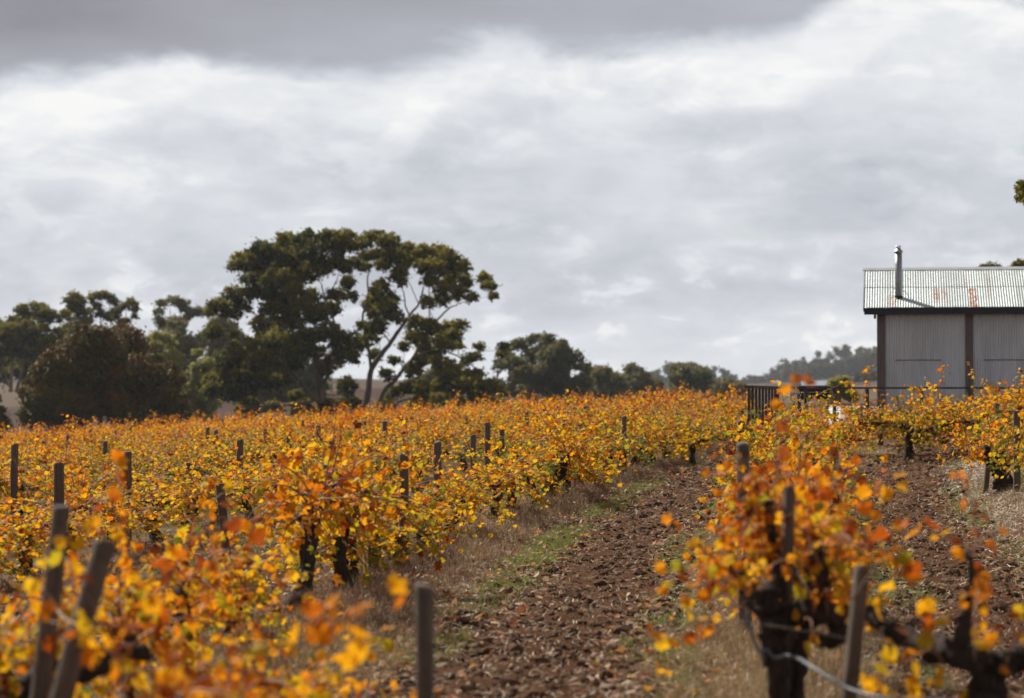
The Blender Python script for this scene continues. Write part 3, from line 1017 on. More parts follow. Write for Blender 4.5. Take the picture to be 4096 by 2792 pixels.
wire('grey irrigation hose sagging below the gnarled vine and foreground post', [at(746, 612, 12.7), at(748, 622, 12.7), at(754, 642, 12.7), at(759, 651, 12.7), at(766, 649, 12.7), at(774, 657, 12.7), at(787, 655, 12.75),
     at(800, 659, 12.6), at(806, 663, 12.4), at(830, 678, 12.2), at(848, 688, 12.1), at(876, 696, 11.9), at(910, 699, 11.8), at(960, 700, 11.7)], .0095, M['hose'], 'irrigation_hose', 'hose')
wire('grey irrigation hose looping under the vine on the straw mound', [at(1000, 470, 41), at(1006, 482, 41), at(1012, 487, 41), at(1018, 491, 41), at(1026, 494, 41), at(1040, 496, 41)], .014, M['hose'], 'irrigation_hose', 'hose')
wire('pale wire trailing from the tall leaning foreground post', [at(44, 590, 11.4), at(52, 598, 11.4), at(60, 612, 11.3), at(72, 622, 10.7), at(90, 626, 10.6), at(110, 624, 10.6)], .006, M['wire'], 'trellis_wire', 'wire')
wire('thin rusty trellis wire passing the gnarled vine trunk', [at(600, 640, 16), at(700, 616, 14.2), at(752, 622, 12.9), at(862, 640, 12.4), at(990, 660, 11.9)], .0015, M['wire'], 'trellis_wire', 'wire')


# ------------------------------------------------------------------ trees
def tree(name, label, cat, d, base_px, clumps, trunks, leaf_m, bark_m, leaf_px=2.3, dens=1.0, depth=.7, seed=0, group=None, flat=.75, branches=True, base_z=None, tint_sd=.2):
    """clumps: (px, py, rpx); trunks: list of ([(px,py)...], r0_m, r1_m)"""
    r = np.random.RandomState(seed)
    bx = (base_px - CX) / F * d
    zb = float(ter(bx, d, False)) if base_z is None else base_z
    org = np.array([bx, d, zb])
    e = empty(name, tuple(org), label, cat, group)
    cl = np.array(clumps, float)
    cx = cl[:, 0].mean(); hw = max(np.ptp(cl[:, 0]) / 2, 4)
    q = np.clip(1 - ((cl[:, 0] - cx) / (hw * 1.1)) ** 2, .06, 1) ** .5
    dep = r.uniform(-1, 1, len(cl)) * q * hw * depth / F * d
    Cw = np.array([at(a, b, d) for a, b, _ in cl]) - org
    Cw[:, 1] += dep
    Rw = cl[:, 2] / F * d * 1.2
    # trunks and boughs
    nodes, paths = [], []
    for pts, r0, r1 in trunks:
        P = np.array([at(a, b, d) for a, b in pts]) - org
        r0, r1 = r0 * .66, r1 * .75
        P[:, 1] += np.cumsum(r.normal(0, .02, len(P))) * d / 40
        if P[0, 2] < .6:
            P[0, 2] = -.4
        S_ = smooth_path(P, 4 * len(P))
        S_ += r.normal(0, .03, S_.shape) * np.linspace(0, 1, len(S_))[:, None]
        rad = np.linspace(r0, r1, len(S_))
        if P[0, 2] < .6:
            rad[:3] *= [1.35, 1.15, 1.05]
        paths.append((S_, rad))
        for a, b in zip(S_, rad):
            nodes.append((a, b))
    if branches and nodes:
        NP = [n[0] for n in nodes]; NR = [n[1] for n in nodes]
        order = np.argsort([min(np.linalg.norm(c - n) for n in NP) for c in Cw])
        for i in order:
            c = Cw[i]
            A = np.array(NP)
            dist = np.linalg.norm(A - c, axis=1) + 1.2 * np.clip(A[:, 2] - c[2] + .2 * Rw[i], 0, None)
            j = int(dist.argmin())
            a, ra = A[j], NR[j]
            ll = np.linalg.norm(c - a)
            if ll < .2:
                continue
            mid = (a + c) / 2 + r.normal(0, .10 * ll, 3) + np.array([0, 0, -.06 * ll])
            Pb = smooth_path([a, mid, c], 7)
            r0 = min(ra * .75, .035 * ll ** .5 + .03)
            rad = np.linspace(r0, max(.012, r0 * .3), 7)
            paths.append((Pb, rad))
            for k in range(2, 7):
                NP.append(Pb[k]); NR.append(rad[k])
            for t in range(4):           # twigs fanning into the clump
                dirv = r.normal(size=3); dirv[2] = abs(dirv[2]) * .8
                dirv /= np.linalg.norm(dirv)
                a2 = Pb[r.randint(3, 7)]
                tipp = c + dirv * Rw[i] * .85
                paths.append((smooth_path([a2, (a2 + tipp) / 2 + r.normal(0, .08 * Rw[i], 3), tipp], 4), np.linspace(max(.01, rad[-1] * .8), .006, 4)))
    if paths:
        V, Fs = tubes(paths, 6, .1, seed)
        mesh_np('trunk', V, Fs, bark_m, e, smooth=True)
    # foliage: small leaves through every clump, thicker on its upper, outer side
    leaf_px *= .85
    lp = leaf_px / F * d
    PP, TT = [], []
    for c, rw in zip(Cw, Rw):
        rp = rw / d * F
        n = int(max(12, dens * 7.0 * (math.pi * rp * rp) / (leaf_px ** 2 * .8)))
        # sub-tufts give the clump an uneven outline
        nt = max(6, int(9 + rp * 3.2))
        td = r.normal(size=(nt, 3)); td[:, 2] = td[:, 2] * .9 + .35
        td /= np.linalg.norm(td, axis=1)[:, None]
        tc_ = td * (rw * r.uniform(.15, 1.0, nt) ** .7)[:, None]
        k = r.randint(nt, size=n)
        q = tc_[k] + r.normal(0, 1, (n, 3)) * max(rw * .09, 1.1 / F * d)
        ol = r.rand(n) < .16
        q[ol] += r.normal(0, 1, (int(ol.sum()), 3)) * rw * np.array([.24, .24, .26]) - np.array([0, 0, rw * .12])
        q[:, 2] *= flat
        PP.append(c + q); TT.append(np.clip(.5 + r.normal(0, .12) + r.normal(0, tint_sd * .5, nt)[k] + r.normal(0, tint_sd, n) - .30 * td[k, 2], 0, 1))  # paler new growth on upper tufts, also painting their sunlit tops
    P = np.vstack(PP); T = np.concatenate(TT)
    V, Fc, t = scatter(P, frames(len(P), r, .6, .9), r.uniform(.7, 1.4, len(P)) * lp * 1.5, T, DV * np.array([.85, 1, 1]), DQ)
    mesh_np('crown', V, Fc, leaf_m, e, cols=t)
    return e


def c6(L_):
    return [(187.5 + a / 7.15, 220 + b / 7.15, c / 7.15) for a, b, c in L_]


def t6(L_):
    return [(187.5 + a / 7.15, 220 + b / 7.15) for a, b in L_]


A_ = [(1130, 130, 70), (1185, 190, 60), (1190, 300, 50), (1150, 350, 50), (1090, 300, 60), (540, 1000, 90), (430, 1130, 90), (320, 1060, 90), (560, 1150, 70), (170, 1150, 60), (660, 860, 90), (560, 850, 90), (780, 960, 70), (860, 900, 80), (980, 1080, 50), (540, 470, 80), (720, 450, 70), (850, 520, 60), (640, 560, 80), (430, 290, 90), (560, 230, 95), (700, 160, 95), (850, 140, 80), (760, 290, 120), (620, 330, 110), (480, 400, 100), (640, 440, 110), (900, 240, 100), (1010, 140, 80), (1060, 200, 90), (960, 340, 100),
      (830, 400, 70), (330, 530, 80), (250, 620, 80), (420, 520, 70), (560, 520, 80), (200, 590, 45), (170, 660, 35), (380, 620, 60), (310, 660, 55), (190, 800, 70), (330, 820, 35), (480, 730, 55),
      (600, 640, 90), (700, 560, 80), (850, 640, 100), (560, 760, 90), (700, 740, 100), (830, 560, 60), (1000, 620, 70), (1060, 540, 70), (940, 700, 80), (1020, 820, 100), (1130, 850, 90), (900, 830, 80),
      (500, 930, 100), (380, 960, 90), (280, 1010, 90), (640, 920, 100), (750, 870, 80), (250, 1130, 100), (360, 1110, 90), (480, 1060, 80), (200, 1210, 75), (300, 1240, 85), (440, 1190, 70),
      (600, 1060, 80), (660, 1140, 70), (740, 1030, 60), (1040, 1010, 70), (960, 940, 50), (1180, 980, 60), (1130, 1180, 75), (1100, 1350, 75), (1000, 1330, 60), (1160, 470, 50), (1180, 540, 42),
      (1130, 420, 42), (760, 1250, 50), (380, 340, 60), (700, 640, 70), (790, 500, 60), (500, 300, 70), (640, 250, 80), (1100, 930, 70), (1200, 900, 60)]
B_ = [(1400, 330, 50), (1450, 560, 60), (1330, 560, 50), (1680, 900, 60), (1850, 900, 60), (1980, 1180, 70), (1850, 1120, 70), (2090, 1190, 70), (1620, 1200, 60), (1780, 850, 60), (1700, 350, 60), (1850, 330, 70), (1600, 240, 60), (1220, 150, 70), (1330, 140, 80), (1440, 170, 80), (1550, 190, 60), (1270, 250, 60), (1370, 240, 70), (1480, 260, 80), (1560, 290, 70), (1260, 330, 42), (1700, 230, 65), (1790, 230, 75),
      (1870, 270, 80), (1940, 330, 75), (1680, 290, 60), (1780, 350, 80), (1880, 400, 80), (1980, 420, 60), (1730, 430, 60), (1960, 520, 70), (1850, 500, 70), (2040, 560, 42), (2120, 400, 52),
      (2160, 460, 52), (2190, 540, 35), (1530, 380, 60), (1480, 400, 42), (1530, 440, 35), (1400, 470, 60), (1360, 520, 42), (1820, 570, 60), (1720, 600, 50), (1440, 640, 80), (1340, 660, 70),
      (1290, 600, 50), (1490, 700, 60), (1380, 760, 70), (1640, 740, 70), (1750, 770, 70), (1850, 770, 70), (1950, 740, 50), (1900, 830, 60), (1930, 890, 42), (1600, 830, 60), (1560, 900, 40),
      (1680, 840, 50), (1310, 840, 65), (1260, 760, 45), (1750, 960, 70), (1680, 1010, 60), (1800, 1020, 60), (1620, 1080, 65), (1900, 1060, 80), (2000, 1000, 42), (2090, 900, 38), (2060, 980, 42),
      (2030, 1120, 80), (2140, 1180, 80), (2220, 1210, 50), (1800, 1180, 70), (1920, 1200, 80), (1700, 1200, 60), (1480, 1230, 60), (1560, 1200, 42), (1480, 1000, 42), (1440, 1100, 50), (1690, 1280, 52),
      (1780, 1270, 52), (2080, 1270, 62), (2260, 900, 35), (2250, 960, 32), (1640, 250, 40), (1340, 950, 50), (1250, 880, 50)]
DG = 205
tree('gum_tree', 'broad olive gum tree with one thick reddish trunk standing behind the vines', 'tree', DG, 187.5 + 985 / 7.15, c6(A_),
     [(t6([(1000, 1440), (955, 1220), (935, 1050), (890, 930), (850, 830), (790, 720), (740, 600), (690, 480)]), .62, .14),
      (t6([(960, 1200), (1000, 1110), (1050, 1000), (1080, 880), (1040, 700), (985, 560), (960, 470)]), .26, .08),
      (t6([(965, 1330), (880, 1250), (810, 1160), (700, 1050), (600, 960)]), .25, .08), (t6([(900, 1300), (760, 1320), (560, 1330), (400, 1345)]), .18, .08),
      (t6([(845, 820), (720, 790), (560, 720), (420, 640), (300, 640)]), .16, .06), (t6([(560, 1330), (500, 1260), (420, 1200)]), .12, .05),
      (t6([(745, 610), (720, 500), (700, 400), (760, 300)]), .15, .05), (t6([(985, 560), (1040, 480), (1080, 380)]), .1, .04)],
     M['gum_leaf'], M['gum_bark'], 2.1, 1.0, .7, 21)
tree('gum_tree', 'spreading gum tree with pale forked trunks and sky showing between its boughs', 'tree', DG + 3, 187.5 + 1250 / 7.15, c6(B_),
     [(t6([(1250, 1440), (1290, 1230), (1310, 1080), (1370, 980), (1450, 880), (1530, 760), (1590, 680), (1650, 600), (1690, 470)]), .52, .08),
      (t6([(1330, 1440), (1400, 1230), (1480, 1150), (1540, 1070), (1620, 970), (1700, 850), (1780, 720), (1860, 640), (1930, 600)]), .36, .07),
      (t6([(1310, 1060), (1290, 900), (1250, 700), (1290, 560), (1285, 420), (1300, 330)]), .24, .06), (t6([(1590, 690), (1560, 620), (1545, 520), (1520, 450)]), .13, .05),
      (t6([(1725, 800), (1730, 640), (1725, 500), (1740, 400)]), .12, .04), (t6([(1545, 1060), (1640, 980), (1740, 930), (1860, 945), (2000, 1010), (2100, 1100)]), .18, .06),
      (t6([(1280, 570), (1340, 530), (1400, 470)]), .1, .04), (t6([(1430, 1330), (1540, 1290), (1650, 1275), (1760, 1300)]), .16, .06), (t6([(1450, 880), (1380, 760), (1370, 640)]), .1, .04),
      (t6([(1650, 600), (1600, 480), (1560, 400)]), .07, .03), (t6([(1960, 960), (2100, 940), (2240, 930)]), .05, .02)],
     M['gum_leaf'], M['pale_bark'], 2.1, .95, .7, 22)


def dome(x0, x1, ytop, ybase, n, seed, rk=.16, low=.0, hollow=.35, shape=2.0):
    """clump list filling a rounded crown outline"""
    r = np.random.RandomState(seed)
    out = []
    cx, hw, h = (x0 + x1) / 2, (x1 - x0) / 2, ybase - ytop
    for i in range(n):
        for _ in range(40):
            a = r.uniform(-1, 1); b = r.uniform(low, 1)
            q = (abs(a) ** shape + abs(b) ** shape) ** (1 / shape)
            if hollow < q < .93:
                break
        rad = rk * hw * r.uniform(.7, 1.3)
        out.append((cx + a * (hw - rad * .7), ybase - b * (h - rad * .6), rad))
    return out


def stem(x, y0, y1, lean=0):
    return [(x, y0), (x + lean * .4, (y0 * 2 + y1) / 3), (x + lean, y1)]


# dark bushy tree
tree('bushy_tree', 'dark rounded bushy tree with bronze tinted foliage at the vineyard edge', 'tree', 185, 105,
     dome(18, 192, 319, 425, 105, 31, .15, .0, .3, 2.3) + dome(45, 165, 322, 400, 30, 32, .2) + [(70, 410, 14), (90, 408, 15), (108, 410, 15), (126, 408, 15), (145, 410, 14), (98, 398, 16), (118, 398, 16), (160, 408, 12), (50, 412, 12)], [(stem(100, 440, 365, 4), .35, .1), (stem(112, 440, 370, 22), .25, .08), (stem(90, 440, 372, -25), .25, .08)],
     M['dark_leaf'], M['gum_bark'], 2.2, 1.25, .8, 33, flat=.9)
tree('small_tree', 'small dark tree cut by the frame edge beside the bushy tree', 'tree', 190, 0, dome(-40, 11, 388, 428, 18, 34, .28), [(stem(-8, 440, 400), .2, .08)], M['dark_leaf'], M['gum_bark'], 2.3, 1.2, seed=35)
# tall gums on the slope behind
BG = 'gum trees on the slope behind the vineyard'
tree('gum_tree', 'wide dark gum with bare lower trunks on the pale slope', 'tree', 290, 18,
     [(12, 322, 9), (25, 318, 9), (38, 315, 10), (50, 315, 9), (62, 316, 8), (5, 330, 9), (18, 330, 10), (32, 327, 9), (-6, 326, 9), (-2, 338, 9), (10, 342, 9), (24, 340, 9), (40, 345, 9), (52, 340, 7), (60, 332, 7),
      (46, 330, 8), (12, 334, 10), (30, 336, 10), (48, 350, 9), (0, 346, 10), (16, 348, 10), (66, 345, 9), (70, 352, 8), (35, 352, 8), (20, 354, 8), (5, 354, 8), (48, 358, 8), (-8, 350, 9), (58, 350, 7), (52, 305 + 8, 6), (20, 309, 7), (34, 307, 7), (42, 308, 6)],
     [(stem(11, 392, 340, 2), .42, .15), (stem(16, 392, 345, 12), .35, .12), (stem(28, 388, 350, 12), .22, .1), (stem(8, 386, 350, -10), .25, .1)], M['gum_leaf'], M['gum_bark'], 2.0, .8, .7, 36, BG)
tree('gum_tree', 'tall gum with an open rounded top beside the wide dark gum', 'tree', 300, 82,
     [(68, 300, 6), (75, 297, 7), (81, 302, 6), (78, 310, 7), (70, 308, 5), (85, 312, 6), (87, 320, 6), (80, 322, 6), (72, 325, 7), (66, 332, 8), (88, 329, 6), (76, 334, 8)], [(stem(78, 400, 305, -2), .3, .08)], M['gum_leaf'], M['gum_bark'], 2.0, .8, .7, 37, BG)
tree('gum_tree', 'thin gum with ring shaped airy crown against the sky', 'tree', 305, 100,
     [(90, 298, 4), (95, 295, 5), (102, 294, 5), (109, 296, 5), (113, 302, 5), (113, 310, 4), (97, 306, 5), (93, 302, 3), (108, 316, 5), (102, 312, 3), (112, 318, 4), (98, 314, 4)], [(stem(98, 400, 300, 3), .25, .05), ([(98, 330), (106, 316), (112, 304)], .1, .03)], M['gum_leaf'], M['gum_bark'], 1.9, .75, .6, 38, BG)
tree('gum_tree', 'small topped gum next to the ring shaped crown', 'tree', 300, 122,
     [(125, 305, 5), (131, 303, 6), (134, 309, 4), (118, 310, 4), (116, 316, 4), (122, 322, 5), (134, 316, 3), (128, 320, 3)], [(stem(122, 400, 310, 4), .25, .05), ([(122, 335), (119, 322), (118, 312)], .1, .04)], M['gum_leaf'], M['gum_bark'], 1.9, .75, .6, 39, BG)
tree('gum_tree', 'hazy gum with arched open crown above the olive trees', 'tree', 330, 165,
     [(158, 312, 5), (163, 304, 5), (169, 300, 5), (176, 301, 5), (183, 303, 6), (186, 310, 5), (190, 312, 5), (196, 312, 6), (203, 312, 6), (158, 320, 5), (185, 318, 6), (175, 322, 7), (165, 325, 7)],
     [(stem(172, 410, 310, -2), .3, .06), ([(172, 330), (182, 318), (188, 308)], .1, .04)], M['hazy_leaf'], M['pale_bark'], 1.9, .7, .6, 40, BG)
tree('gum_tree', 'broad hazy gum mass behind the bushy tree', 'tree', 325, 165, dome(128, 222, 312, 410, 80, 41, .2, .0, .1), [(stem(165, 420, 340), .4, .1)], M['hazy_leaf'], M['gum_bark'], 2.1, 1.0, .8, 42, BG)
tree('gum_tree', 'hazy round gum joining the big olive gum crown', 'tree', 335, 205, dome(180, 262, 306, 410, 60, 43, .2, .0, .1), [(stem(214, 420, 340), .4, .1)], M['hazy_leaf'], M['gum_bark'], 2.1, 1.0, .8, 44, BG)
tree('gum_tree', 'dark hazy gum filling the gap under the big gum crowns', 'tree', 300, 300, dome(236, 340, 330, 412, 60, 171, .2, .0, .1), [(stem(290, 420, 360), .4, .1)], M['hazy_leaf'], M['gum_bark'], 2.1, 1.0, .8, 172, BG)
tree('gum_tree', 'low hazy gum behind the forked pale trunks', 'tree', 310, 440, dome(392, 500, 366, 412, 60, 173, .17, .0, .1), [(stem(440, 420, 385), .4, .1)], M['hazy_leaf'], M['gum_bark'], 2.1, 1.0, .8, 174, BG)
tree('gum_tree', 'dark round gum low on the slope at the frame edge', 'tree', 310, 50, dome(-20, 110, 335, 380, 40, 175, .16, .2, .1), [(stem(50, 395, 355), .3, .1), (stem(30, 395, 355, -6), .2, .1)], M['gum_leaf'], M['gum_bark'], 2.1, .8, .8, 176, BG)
tree('olive_tree', 'pale olive green tree peeping over the bushy tree', 'tree', 235, 165, dome(143, 186, 321, 400, 34, 45, .25, .1, .2), [(stem(165, 425, 350), .25, .1)], M['pale_leaf'], M['pale_bark'], 2.1, 1.0, .8, 46)
tree('olive_tree', 'pale olive tree standing in the gap between bushy tree and big gum', 'tree', 240, 196, dome(176, 220, 342, 425, 44, 47, .25, .0, .1), [(stem(195, 430, 365), .25, .1)], M['pale_leaf'], M['pale_bark'], 2.1, 1.0, .8, 48)
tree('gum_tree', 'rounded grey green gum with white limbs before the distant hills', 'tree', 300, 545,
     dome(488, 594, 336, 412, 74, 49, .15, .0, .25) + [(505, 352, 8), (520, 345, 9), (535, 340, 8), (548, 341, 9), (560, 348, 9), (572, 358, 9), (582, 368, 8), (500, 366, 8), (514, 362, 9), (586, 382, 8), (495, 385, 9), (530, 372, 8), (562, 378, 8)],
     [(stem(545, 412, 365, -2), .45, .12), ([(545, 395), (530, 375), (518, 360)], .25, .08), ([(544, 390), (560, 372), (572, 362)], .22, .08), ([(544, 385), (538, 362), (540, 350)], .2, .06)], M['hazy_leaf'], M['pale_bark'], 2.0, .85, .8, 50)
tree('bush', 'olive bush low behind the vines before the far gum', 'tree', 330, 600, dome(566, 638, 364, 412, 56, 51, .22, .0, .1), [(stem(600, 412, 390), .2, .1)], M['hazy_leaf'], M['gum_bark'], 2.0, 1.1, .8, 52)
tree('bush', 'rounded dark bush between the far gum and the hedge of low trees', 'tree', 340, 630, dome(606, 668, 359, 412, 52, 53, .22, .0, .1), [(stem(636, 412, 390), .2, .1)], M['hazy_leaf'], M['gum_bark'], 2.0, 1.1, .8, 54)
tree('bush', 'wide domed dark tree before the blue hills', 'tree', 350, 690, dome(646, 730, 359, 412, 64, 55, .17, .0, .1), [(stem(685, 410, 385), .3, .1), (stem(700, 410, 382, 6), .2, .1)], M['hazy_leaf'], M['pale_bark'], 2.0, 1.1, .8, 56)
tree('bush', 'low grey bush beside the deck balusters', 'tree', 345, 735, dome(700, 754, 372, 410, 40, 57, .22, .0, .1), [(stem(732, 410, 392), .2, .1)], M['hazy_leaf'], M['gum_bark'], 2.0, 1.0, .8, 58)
tree('bush', 'yellow green bush behind the deck rail next to the shed', 'tree', 150, 840, dome(822, 858, 374, 400, 26, 59, .25), [(stem(840, 405, 388), .1, .05)], M['pale_leaf'], M['gum_bark'], 2.2, 1.0, .8, 60)
tree('gum_tree', 'tree top showing over the shed ridge', 'tree', 150, 1000, [(984, 268, 5), (991, 266, 5), (998, 268, 4.5), (1015, 267, 5), (1021, 264, 6), (988, 272, 6), (996, 273, 6)] + dome(978, 1004, 265, 290, 16, 61, .3) + dome(1004, 1060, 258, 300, 30, 62, .25) + dome(975, 1060, 275, 330, 40, 63, .2),
     [(stem(1010, 420, 290), .4, .1)], M['gum_leaf'], M['gum_bark'], 2.2, .9, .7, 64)
# gum whose outermost spray reaches into view above the shed
tree('gum_tree', 'gum tree spray of leaves hanging in from outside above the shed', 'tree', 80, 1130,
     [(1020, 186, 5), (1022, 194, 6), (1018, 197, 4), (1026, 188, 7), (1021, 202, 3)] + dome(1022, 1240, 60, 260, 70, 65, .13, .0, .3),
     [(stem(1130, 450, 200, 5), .3, .1), ([(1132, 260), (1090, 220), (1050, 200), (1024, 190)], .1, .02)], M['gum_leaf'], M['gum_bark'], 3.4, .8, .7, 66)
for i, (a, b, t_) in enumerate(((232, 262, 392), (290, 318, 397), (326, 366, 390), (372, 402, 394), (400, 440, 384), (436, 478, 380), (470, 508, 384), (258, 292, 400))):
    tree('bush', 'dark low shrub growing under the two big gums', 'bush', 216 + 6 * i, (a + b) / 2, dome(a, b, t_, 416, 16, 700 + i, .3, .0, .0), [(stem((a + b) / 2, 422, (t_ + 416) / 2, 2), .12, .05)],
         M['gum_leaf'], M['gum_bark'], 2.2, 1.0, .8, 720 + i, 'dark shrubs under the big gums')
# far hill trees
HG = 'gum trees on the far hills'
htx = [540, 590, 620, 640, 655, 665, 690, 700, 725, 745, 756, 775, 785, 800, 815, 835, 850, 880, 905]
hty = [378, 372, 367, 369, 366, 356, 358, 363, 365, 373, 375, 366, 356, 354, 348, 346, 342, 340, 338]
hr = np.random.RandomState(9)
hill = []
x = 545.0
while x < 900:
    wd = hr.uniform(13, 22)
    hill.append((x - wd / 2, x + wd / 2, float(np.interp(x, htx, hty)) + hr.uniform(-2, 4), 1690, 'blue grey gum tree on the skyline of the far hill', 'gum trees on the far skyline'))
    x += hr.uniform(7, 11)
x = 775.0
while x < 900:
    wd = hr.uniform(14, 22)
    hill.append((x - wd / 2, x + wd / 2, float(np.interp(x, htx, hty)) + hr.uniform(8, 16), 1500, 'hazy gum tree in the wood below the hill skyline', 'gum trees in the wood below the far skyline'))
    x += hr.uniform(8, 13)
for a, b, t_ in ((838, 856, 374), (852, 872, 368), (864, 884, 372), (720, 740, 381), (770, 786, 382), (746, 760, 384)):
    hill.append((a, b, t_, 800, 'rounded green grey tree in the paddock below the far hill', 'paddock trees below the far hill'))
for i, (a, b, t_, dd, lab, grp) in enumerate(hill):
    hgt = 24 if dd > 1000 else 18
    gz = CAMZ + (HY - (t_ + hgt)) / F * dd
    gz = min(gz, float(ter(((a + b) / 2 - CX) / F * dd, dd, False)))
    bo = min(HY - (gz - CAMZ) / dd * F, t_ + 30)
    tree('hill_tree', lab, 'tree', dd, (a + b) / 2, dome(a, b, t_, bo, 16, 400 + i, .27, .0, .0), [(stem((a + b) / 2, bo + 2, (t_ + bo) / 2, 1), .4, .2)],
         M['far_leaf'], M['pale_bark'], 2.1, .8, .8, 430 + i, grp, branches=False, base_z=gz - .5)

# ------------------------------------------------------------------ shed
SA = R(9)
shed = empty('shed', (10.87, 72.0, 0.6), 'grey corrugated iron shed with rusty roof behind the vines', 'shed', rz=-SA)
rx = lambda px: (px - 877) / 33.4
M['wall_iron'] = iron_mat('wall_iron', (.56, .585, .61), .22, None, .55, .15)
M['roof_iron'] = iron_mat('roof_iron', (.53, .58, .57), .18, [(rx(932.5), rx(938.2), 4.35, 4.70, 1.0), (rx(941), rx(946.5), 4.45, 4.70, .6), (rx(967), rx(975.5), 4.0, 4.70, 1.0), (rx(888), rx(897), 3.9, 4.5, .45), (rx(963), rx(967), 4.8, 5.15, .4), (rx(985), rx(990), 4.5, 5.2, .35)], .38, .55)
M['ridge_iron'] = iron_mat('ridge_iron', (.5, .52, .54), .6, None, .45, .4)
ZB = .6                                   # shed local z = world - ZB


def corr(x0, x1, h0, h1, along, nz=2, pitch=.076, amp=.014, lift=0.0):
    """corrugated sheet: x along the wall, h from h0 to h1; along(h) gives (y,z); returns verts and quads"""
    n = int(round((x1 - x0) / pitch * 8)) + 1
    xs = np.linspace(x0, x1, n)
    w_ = amp * (2.4 * np.sqrt(np.abs(np.cos(xs / pitch * math.pi))) - 1.4) + lift
    V = []
    for h in np.linspace(h0, h1, nz):
        y, z, ny_, nz_ = along(h)
        V.append(np.stack([xs, y + w_ * ny_, z + w_ * nz_], -1))
    V = np.array(V).reshape(-1, 3)
    i = np.arange(n * nz).reshape(nz, n)
    Q = np.stack([i[:-1, :-1], i[:-1, 1:], i[1:, 1:], i[1:, :-1]], -1).reshape(-1, 4)
    return V, Q


eave_y, eave_z, rid_y, rid_z = -.42, 4.69 - ZB, 2.5, 5.97 - ZB
slope = math.atan2(rid_z - eave_z, rid_y - eave_y)
sl = math.hypot(rid_z - eave_z, rid_y - eave_y)
wall = lambda h: (0.0, h, -1.0, 0.0)
roof = lambda h: (eave_y + h * math.cos(slope), eave_z + h * math.sin(slope), -math.sin(slope), math.cos(slope))
roofb = lambda h: (2 * rid_y - eave_y - h * math.cos(slope), eave_z + h * math.sin(slope), math.sin(slope), math.cos(slope))
SW = 8.2
PW = .25
bays = [(PW, 2.58), (2.82, 5.3), (5.54, SW - .1)]
for bi, (a, b) in enumerate(bays):
    n = 4
    xs = np.linspace(a, b, n + 1)
    for k in range(n):
        lo, hi = -.9, 4.05
        if 0 < k or True:
            segs = [(lo, hi)]
            if k in (0, 1, 2):
                segs = [(lo, 2.55), (2.53, hi)]
            for q, (h0, h1) in enumerate(segs):
                V, Q = corr(xs[k] - .02, xs[k + 1] + .02, h0, h1, wall, 2, lift=.006 * q + .004 * (k % 2))
                mesh_np('wall_sheet', V, Q, M['wall_iron'], shed, smooth=True)
    # dark lap flashing over the joint
    V, Q = boxes([(a + .3, xs[3] - .12, -.032, -.02, 2.525, 2.55)])
    mesh_np('lap_strip', V, Q, M['shed_timber'], shed)
for x in (0, 2.58, 5.3, SW - .1):
    V, Q = boxes([(x, x + (PW if x != 2.58 else .24), -.05, .16, -.9, 4.06)])
    mesh_np('frame_post', V, Q, M['shed_timber'], shed)
# side and back walls
side = lambda h: (0.0, h, -1.0, 0.0)
V, Q = corr(0, 5.0, -.9, 4.05, side)
V = np.stack([V[:, 1] * 1.0 + .012, V[:, 0] + .165, V[:, 2]], -1)
mesh_np('side_wall', V, Q, M['wall_iron'], shed, smooth=True)
V2 = V.copy(); V2[:, 0] = SW - V2[:, 0]
mesh_np('side_wall', V2, Q, M['wall_iron'], shed, smooth=True)
V, Q = corr(0, SW, -.9, 4.05, lambda h: (5.18, h, 1.0, 0.0))
mesh_np('back_wall', V, Q, M['wall_iron'], shed, smooth=True)
for x in (.03, SW - .03):                 # gable triangles
    mesh_np('gable', np.array([(x, .16, 4.05), (x, 5.16, 4.05), (x, 2.5, rid_z - .12), (x + .02, .16, 4.05), (x + .02, 5.16, 4.05), (x + .02, 2.5, rid_z - .12)]),
            [np.array([[0, 1, 2], [3, 5, 4]]), np.array([[0, 3, 4, 1], [1, 4, 5, 2], [2, 5, 3, 0]])], M['wall_iron'], shed)
rx0, rx1 = -.36, SW + .36
nsh = 12
xs = np.linspace(rx0, rx1, nsh + 1)
for k in range(nsh):
    for q, (h0, h1) in enumerate(((-.03, sl * .53), (sl * .50, sl))):
        jx = random.uniform(-.004, .004)
        V, Q = corr(xs[k] - .03, xs[k + 1] + .03, h0 + jx, h1, roof, 2, amp=.011, lift=.012 + .012 * q + .004 * (k % 2))
        mesh_np('roof_sheet', V, Q, M['roof_iron'], shed, smooth=True)
V, Q = corr(rx0, rx1, -.03, sl, roofb, 2, amp=.011, lift=.012)
mesh_np('back_roof', V, Q, M['roof_iron'], shed, smooth=True)
# ridge cap
rc = []
for s in (-1, 1):
    pass
V = np.array([(x, rid_y + yy, rid_z + zz) for x in (rx0 - .08, rx1 + .05) for yy, zz in ((-.20, -.035), (-.06, .035), (0, .055), (.06, .035), (.20, -.035), (.20, -.045), (0, .035), (-.20, -.045))])
Q = np.array([[i, (i + 1) % 8, 8 + (i + 1) % 8, 8 + i] for i in range(8)])
mesh_np('ridge_cap', V, Q, M['ridge_iron'], shed)
